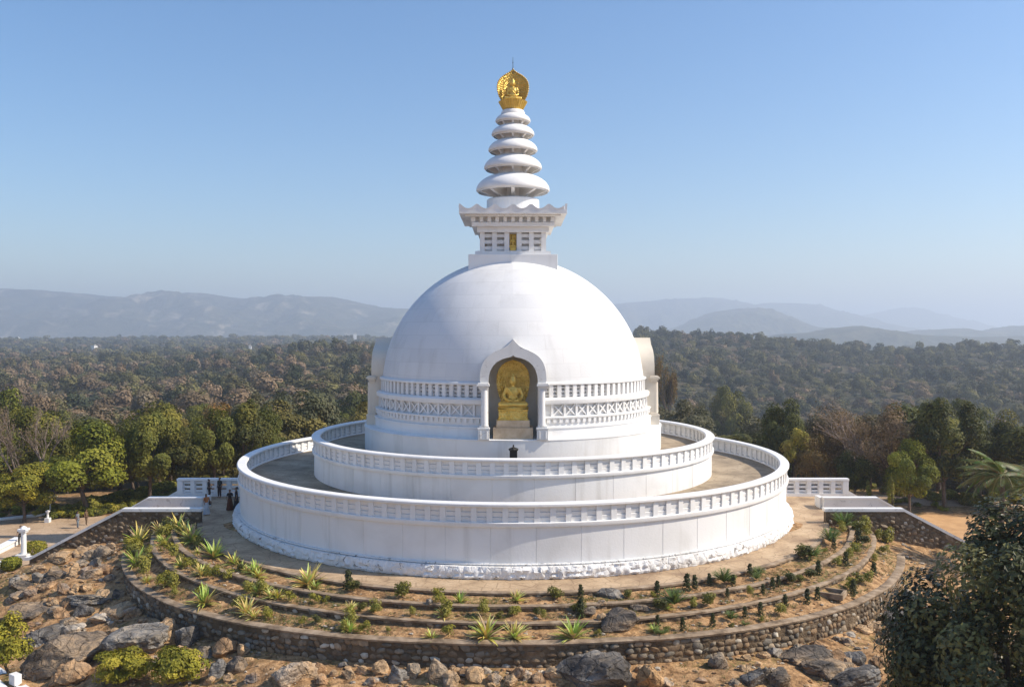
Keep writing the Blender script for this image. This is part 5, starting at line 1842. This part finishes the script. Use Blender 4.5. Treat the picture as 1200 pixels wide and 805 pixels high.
person(242, 603, 1.5, .8, (.45, .16, .05), (.50, .53, .56), 'person with orange top and long pale skirt at the left walkway edge', dress=True, arm=.7, hairlong=True, bag=True)
person(91, 619, 1.45, 1.4, (.16, .18, .20), (.16, .19, .22), 'person in grey with long dark hair walking on the left plaza', step=.12, hairlong=True)
person(101, 615, 1.35, 1.3, (.14, .09, .05), (.10, .06, .035), 'person in brown walking on the left plaza behind the one in grey', step=.12)
person(24, 640, 1.6, 0.3, (.05, .04, .035), (.04, .035, .03), 'person in dark clothes standing just behind the white pillar', arm=.5)

# ------------------------------------------------------------------ foreground trees
def big_tree(x, y, z, H, W, th, label, pal, seed, nleaf, lsize, nclump, mat_, name, r0=.22, crad=(.16, .27), aspect=.55):
    r = tree_proto(name, H, W, th, pal, seed, nleaf, lsize, nclump, r0, mat_, crad, aspect=aspect)
    r.location = (x, y, z)
    return tag(r, label, 'tree')
gz = ground_z(17.6, -36.5)
big_tree(17.3, -36.5, gz, 7.9 - gz, 9.4, .3, 'big dark glossy-leaved tree in the near right corner', 'gloss', 301, 58000, .22, 130, 'glossleaf', 'glossy_tree', .26)
gz = ground_z(-17.5, -27.5)
for (px, ty, d, W, lab, sd_) in ((138, 757, 40.5, 3.0, 'yellow-green tree top at the bottom left, the left one of the pair', 311), (205, 752, 40.0, 3.0, 'yellow-green tree top at the bottom left, the right one of the pair', 312),
                                 (5, 716, 43, 2.6, 'yellow-green tree top cut by the left edge, above the corner kerb', 313)):
    x = (px - 601) * d / F; y = CAM.y + d; zt_ = CAM.z + (HZ - ty) * d / F; g = ground_z(x, y)
    big_tree(x, y, g - .3, zt_ - g + .3, W, .15, lab, 'bright', sd_, 3800, .17, 22, 'leaf', 'small_tree', .08, (.26, .4))
big_tree(27.5, -22, ground_z(27.5, -22), 3.6, 3.4, .5, 'small shrubby tree behind the big glossy tree on the right slope', 'green', 321, 2600, .20, 20, 'leaf', 'small_tree', .08, (.26, .4))

# palm at the right edge
def palm(x, y, z, H, label, seed=5, nf=34, L=3.3):
    rs = random.Random(seed)
    e = empty('palm_tree', (x, y, z), 0, label, 'palm tree')
    q = MB(); n = 14
    q.tube([(.25 * math.sin(i / n * 1.5), 0, H * i / n - .2) for i in range(n + 1)], [.22 - .006 * i + (.015 if i % 2 else 0) for i in range(n + 1)], 10); obj('trunk', q, M['bark'], e, 60)
    top = Vector((.25, 0, H - .2))
    V, Q, T = [], [], []
    for f in range(nf):
        az = f * 2.4 + rs.uniform(-.2, .2); el = rs.uniform(-.1, 1.3); b_ = rs.uniform(1.1, 1.8)
        p = top.copy(); ns = 22; ee = el
        for i in range(ns):
            d = Vector((math.cos(az) * math.cos(ee), math.sin(az) * math.cos(ee), math.sin(ee)))
            p2 = p + d * L / ns
            c = tuple(x_ * rs.uniform(.7, 1.3) for x_ in ((.10, .125, .028) if f % 6 else (.20, .18, .06)))
            sd_ = Vector((-math.sin(az), math.cos(az), 0)); o_ = len(V)
            w_ = .03
            V += [tuple(p - sd_ * w_), tuple(p + sd_ * w_), tuple(p2 + sd_ * w_ * .9), tuple(p2 - sd_ * w_ * .9)]; Q.append((o_, o_ + 1, o_ + 2, o_ + 3)); T += [(.17, .16, .07)] * 4
            if i > 2:
                lf = .62 * math.sin(math.pi * (i / ns) ** .8) + .12
                for s in (-1, 1):
                    for hlf in (0, .5):
                        o_ = len(V); bb = p.lerp(p2, hlf)
                        tip = bb + sd_ * s * lf * .72 + d * lf * .55 + Vector((0, 0, -lf * .42))
                        V += [tuple(bb), tuple(bb.lerp(tip, .5) + d * .035 + Vector((0, 0, .05))), tuple(tip), tuple(bb.lerp(tip, .5) - d * .035 + Vector((0, 0, .03)))]
                        Q.append((o_, o_ + 1, o_ + 2, o_ + 3)); T += [c] * 4
            p = p2; ee -= b_ / ns
    link('fronds', np_mesh('fronds', V, Q, M['plant'], T), e)
px, ty, d = 1172, 556, 62
palm((px - 601) * d / F, CAM.y + d, -3.8, CAM.z + (HZ - ty) * d / F + 3.8, 'palm with arching feathery fronds at the right edge')
d = 56
palm((1212 - 601) * d / F, CAM.y + d, -4.2, CAM.z + (HZ - 568) * d / F + 4.2, 'second palm cut by the right edge, lower and nearer', 8, 18, 3.0)

# ------------------------------------------------------------------ the wooded valley
HOUSES = [(20.5, 398, 6, 4.5), (53.6, 417, 12, 4.5), (101.5, 411.5, 4, 2.2), (111, 406.5, 5, 2.4), (153, 411.5, 5, 2.0), (190, 412, 6, 2.4), (417, 391.5, 4, 2.5), (293, 407, 5, 3)]
HL_ = []
for i, (px, py, wp, hp) in enumerate(HOUSES):
    d = 1250 if py > 405 else 1900
    x = (px - 601) * d / F; y = CAM.y + d
    zt_ = CAM.z + (HZ - (py - hp / 2)) * d / F
    HL_.append((x, y, zt_, wp * d / F, hp * d / F, px))
pos = []
rg = np.random.default_rng(77)
d = 96.0
while d < 2900:
    sp_ = 8.6 if d < 260 else 9.6 if d < 600 else 10.5 if d < 1000 else 13 if d < 1600 else 18
    half = .70 + 22 / d
    n = int(2 * half * d / sp_)
    for k in range(n):
        a = -half + 2 * half * (k + rg.random()) / n
        dd = d + rg.uniform(-.5, .5) * sp_
        x, y = dd * math.sin(a), CAM.y + dd * math.cos(a)
        pos.append((x, y, sp_, dd))
    d += sp_ * .92
pos = np.array(pos)
X, Y, SP, DD = pos.T
keep = ~((Y < 44) & (DD < 125) & (np.abs(X) > 26)) & (Y > 28)
keep &= ~((np.abs(X) < 26) & (Y < 32))
for (hx, hy, zt_, hw, hh, _) in HL_:
    keep &= ~((np.abs(X - hx * (Y - CAM.y) / (hy - CAM.y)) < hw * .62) & (Y < hy + 10) & (Y > hy - 55))
X, Y, SP, DD = X[keep], Y[keep], SP[keep], DD[keep]
GZ = far_z(X, Y)
near = np.array([ground_z(float(x), float(y)) if d_ < 150 else g for x, y, d_, g in zip(X, Y, DD, GZ)])
GZ = near
a_px = 1020 * X / (Y - CAM.y)
clump_n = np.array([noise.noise(Vector((float(x) * .012, float(y) * .008, 2))) for x, y in zip(X, Y)])
u = rg.random(len(X))
brown = np.where(a_px < 100, .34, .14) * np.where(DD > 800, .5, 1) + clump_n * .35
# the nearest ones as trees of their own
order = np.argsort(DD)
vis = [i for i in order if abs(a_px[i]) < 640]
mid_idx = vis[:235]
mids = set(int(i) for i in mid_idx)
names = {'grey': 'grey-green tree in the wooded valley, among the nearest behind the stupa', 'brown': 'dry brown tree in the wooded valley, among the nearest behind the stupa',
         'olive': 'olive green tree in the wooded valley, among the nearest behind the stupa', 'green': 'fresh green tree in the wooded valley, among the nearest behind the stupa',
         'autumn': 'russet tree in the wooded valley, among the nearest behind the stupa'}
for i in mid_idx:
    r = u[i]
    kd = 'brown' if r < brown[i] * .6 else 'autumn' if r < brown[i] else 'grey' if r < .62 else 'olive' if r < .84 else 'green'
    o = place_tree(kd, float(X[i]), float(Y[i]), float(GZ[i]) - .3, random.uniform(6, 11.5), random.uniform(7.5, 11), None, 'tree', f'{kd} trees of the near valley')
    later(o, names[kd].split(' in the')[0] + (' of the near valley left of the dome' if X[i] < 0 else ' of the near valley right of the dome'), X[i] / (Y[i] - CAM.y))
FP = np.array([(.105, .100, .046), (.130, .118, .054), (.085, .086, .040), (.045, .054, .030), (.155, .140, .056)])
BP = np.array([(.210, .148, .092), (.180, .132, .080), (.235, .168, .105), (.170, .135, .085)])
rest = np.array([i for i in range(len(X)) if i not in mids])
BIG = rg.random(len(X)) < .17
def wood(sel, nq, ls, ncl, big):
    tv, tc = [], []
    NT = 7
    for k in range(NT):
        r2 = np.random.default_rng(500 + k + nq)
        C = dirs(ncl, r2, .3) * r2.uniform(.25, .62, (ncl, 1)); C[:, 2] = np.abs(C[:, 2]) * 1.1 - .25
        cr = r2.uniform(.30, .46, ncl)
        idx = r2.integers(0, ncl, nq)
        D = dirs(nq, r2, .25)
        P = (C[idx] + D * (cr[idx] * r2.uniform(.72, 1.0, nq))[:, None]) * .55 + np.array([0, 0, .50])
        N = D * .8 + (P - np.array([0, 0, .35])) * 1.6 + r2.normal(size=(nq, 3)) * .22
        V, Q = leaf_quads(P, N, ls, r2, .9)
        tv.append(V); tc.append(r2.uniform(.82, 1.2, (nq, 1)).repeat(4, 0))
    Vs, Ts = [], []
    kk = rg.integers(0, NT, len(sel))
    for k in range(NT):
        s = sel[kk == k]
        if not len(s): continue
        n = len(s)
        if big: W_ = np.maximum(SP[s], 9) * rg.uniform(1.0, 1.5, n); H_ = np.clip(SP[s], 9.5, 11.5) * rg.uniform(1.05, 1.5, n)
        else: W_ = SP[s] * rg.uniform(.75, 1.15, n); H_ = np.minimum(SP[s], 9.5) * rg.uniform(.45, .75, n)
        th = rg.random(n) * 6.28
        c, s_ = np.cos(th), np.sin(th)
        v = tv[k][None]
        x = (v[..., 0] * c[:, None] - v[..., 1] * s_[:, None]) * W_[:, None] + X[s][:, None]
        y = (v[..., 0] * s_[:, None] + v[..., 1] * c[:, None]) * W_[:, None] + Y[s][:, None]
        z = v[..., 2] * H_[:, None] + GZ[s][:, None] - .4
        Vs.append(np.stack([x, y, z], -1).reshape(-1, 3))
        b_ = u[s] < brown[s]
        col = np.where(b_[:, None], BP[rg.integers(0, 4, n)], FP[rg.integers(0, 5, n)]) * rg.uniform(.75, 1.25, (n, 1))
        Ts.append((col[:, None, :] * tc[k][None]).reshape(-1, 3))
    V = np.concatenate(Vs); T = np.concatenate(Ts)
    return V, T
V1, T1 = [], []
for lo, hi, nq, ls, ncl in ((0, 300, 620, .085, 16), (300, 650, 360, .11, 12), (650, 1100, 170, .16, 9), (1100, 4000, 80, .22, 7)):
    s = rest[(DD[rest] >= lo) & (DD[rest] < hi)]
    for bg_ in (True, False):
        q_ = s[BIG[s] == bg_]
        if len(q_):
            v, t_ = wood(q_, int(nq * (1.9 if bg_ else .6)), ls * (.72 if bg_ else 1.25), ncl, bg_); V1.append(v); T1.append(t_)
V1 = np.concatenate(V1); T1 = np.concatenate(T1)
fo = link('forest', np_mesh('forest', V1, np.arange(len(V1)).reshape(-1, 4), M['forest'], T1))
tag(fo, 'dense mixed wood filling the valley out to the hills', 'forest', kind='stuff')
print('forest quads', len(V1) // 4, 'trees', len(rest))

HM = [mat_white('far_house_wall', base=(.82, .80, .76)), mat_plain('far_roof', (.45, .42, .38)), mat_plain('window_glass', (.05, .06, .07), .2)]
words = ['white house highest up at the far left of the valley', 'widest white house in the valley at the far left', 'small white house in the left valley, third from the left', 'small pale house above its neighbour in the left valley',
         'small white house midway across the left valley', 'white house right of the middle in the left valley', 'lone white house below the hills just left of the dome', 'pale house in the woods nearer the dome, left valley']
for (hx, hy, zt_, hw, hh, px), lab in zip(HL_, words):
    hh = max(hh, 3)
    e = empty('house', (hx, hy, zt_ - hh), random.uniform(-.3, .3), lab, 'house')
    q = MB(); q.box((0, 0, hh / 2 - 6), (hw, 7, hh + 12)); obj('wall', q, HM[0], e)
    q = MB(); q.box((0, 0, hh + .2), (hw + .6, 7.6, .4)); q.box((hw * .2, 0, hh + 1), (hw * .3, 3, 1.6)); obj('roof', q, HM[1] if px > 100 else HM[0], e)
    for k in range(3):
        q = MB(); q.box((hw * (-.3 + .3 * k), -3.52, hh * .5), (hw * .12, .1, hh * .3)); obj('window', q, HM[2], e)

# ------------------------------------------------------------------ air
HAZE_DENSITY = .00029
hm = bpy.data.materials.new('haze'); hm.use_nodes = True
hn = hm.node_tree
hn.nodes.remove(hn.nodes['Principled BSDF'])
pv = hn.nodes.new('ShaderNodeVolumePrincipled')
pv.inputs['Color'].default_value = (.79, .88, 1.0, 1)
pv.inputs['Density'].default_value = HAZE_DENSITY
pv.inputs['Density Attribute'].default_value = ''
pv.inputs['Anisotropy'].default_value = .3
hn.links.new(pv.outputs[0], hn.nodes['Material Output'].inputs['Volume'])
try: hm.cycles.homogeneous_volume = True
except Exception: pass
mb = MB(); mb.box((0, 6500, 25), (44000, 44000, 610))
hz = obj('haze', mb, hm); tag(hz, 'pale blue haze filling the air', 'haze', kind='stuff')

# anything built as a model but not placed
for k, L in PROTO.items():
    for o in L:
        if o.name not in USED:
            for ch in list(o.children): bpy.data.objects.remove(ch)
            bpy.data.objects.remove(o)
settle()
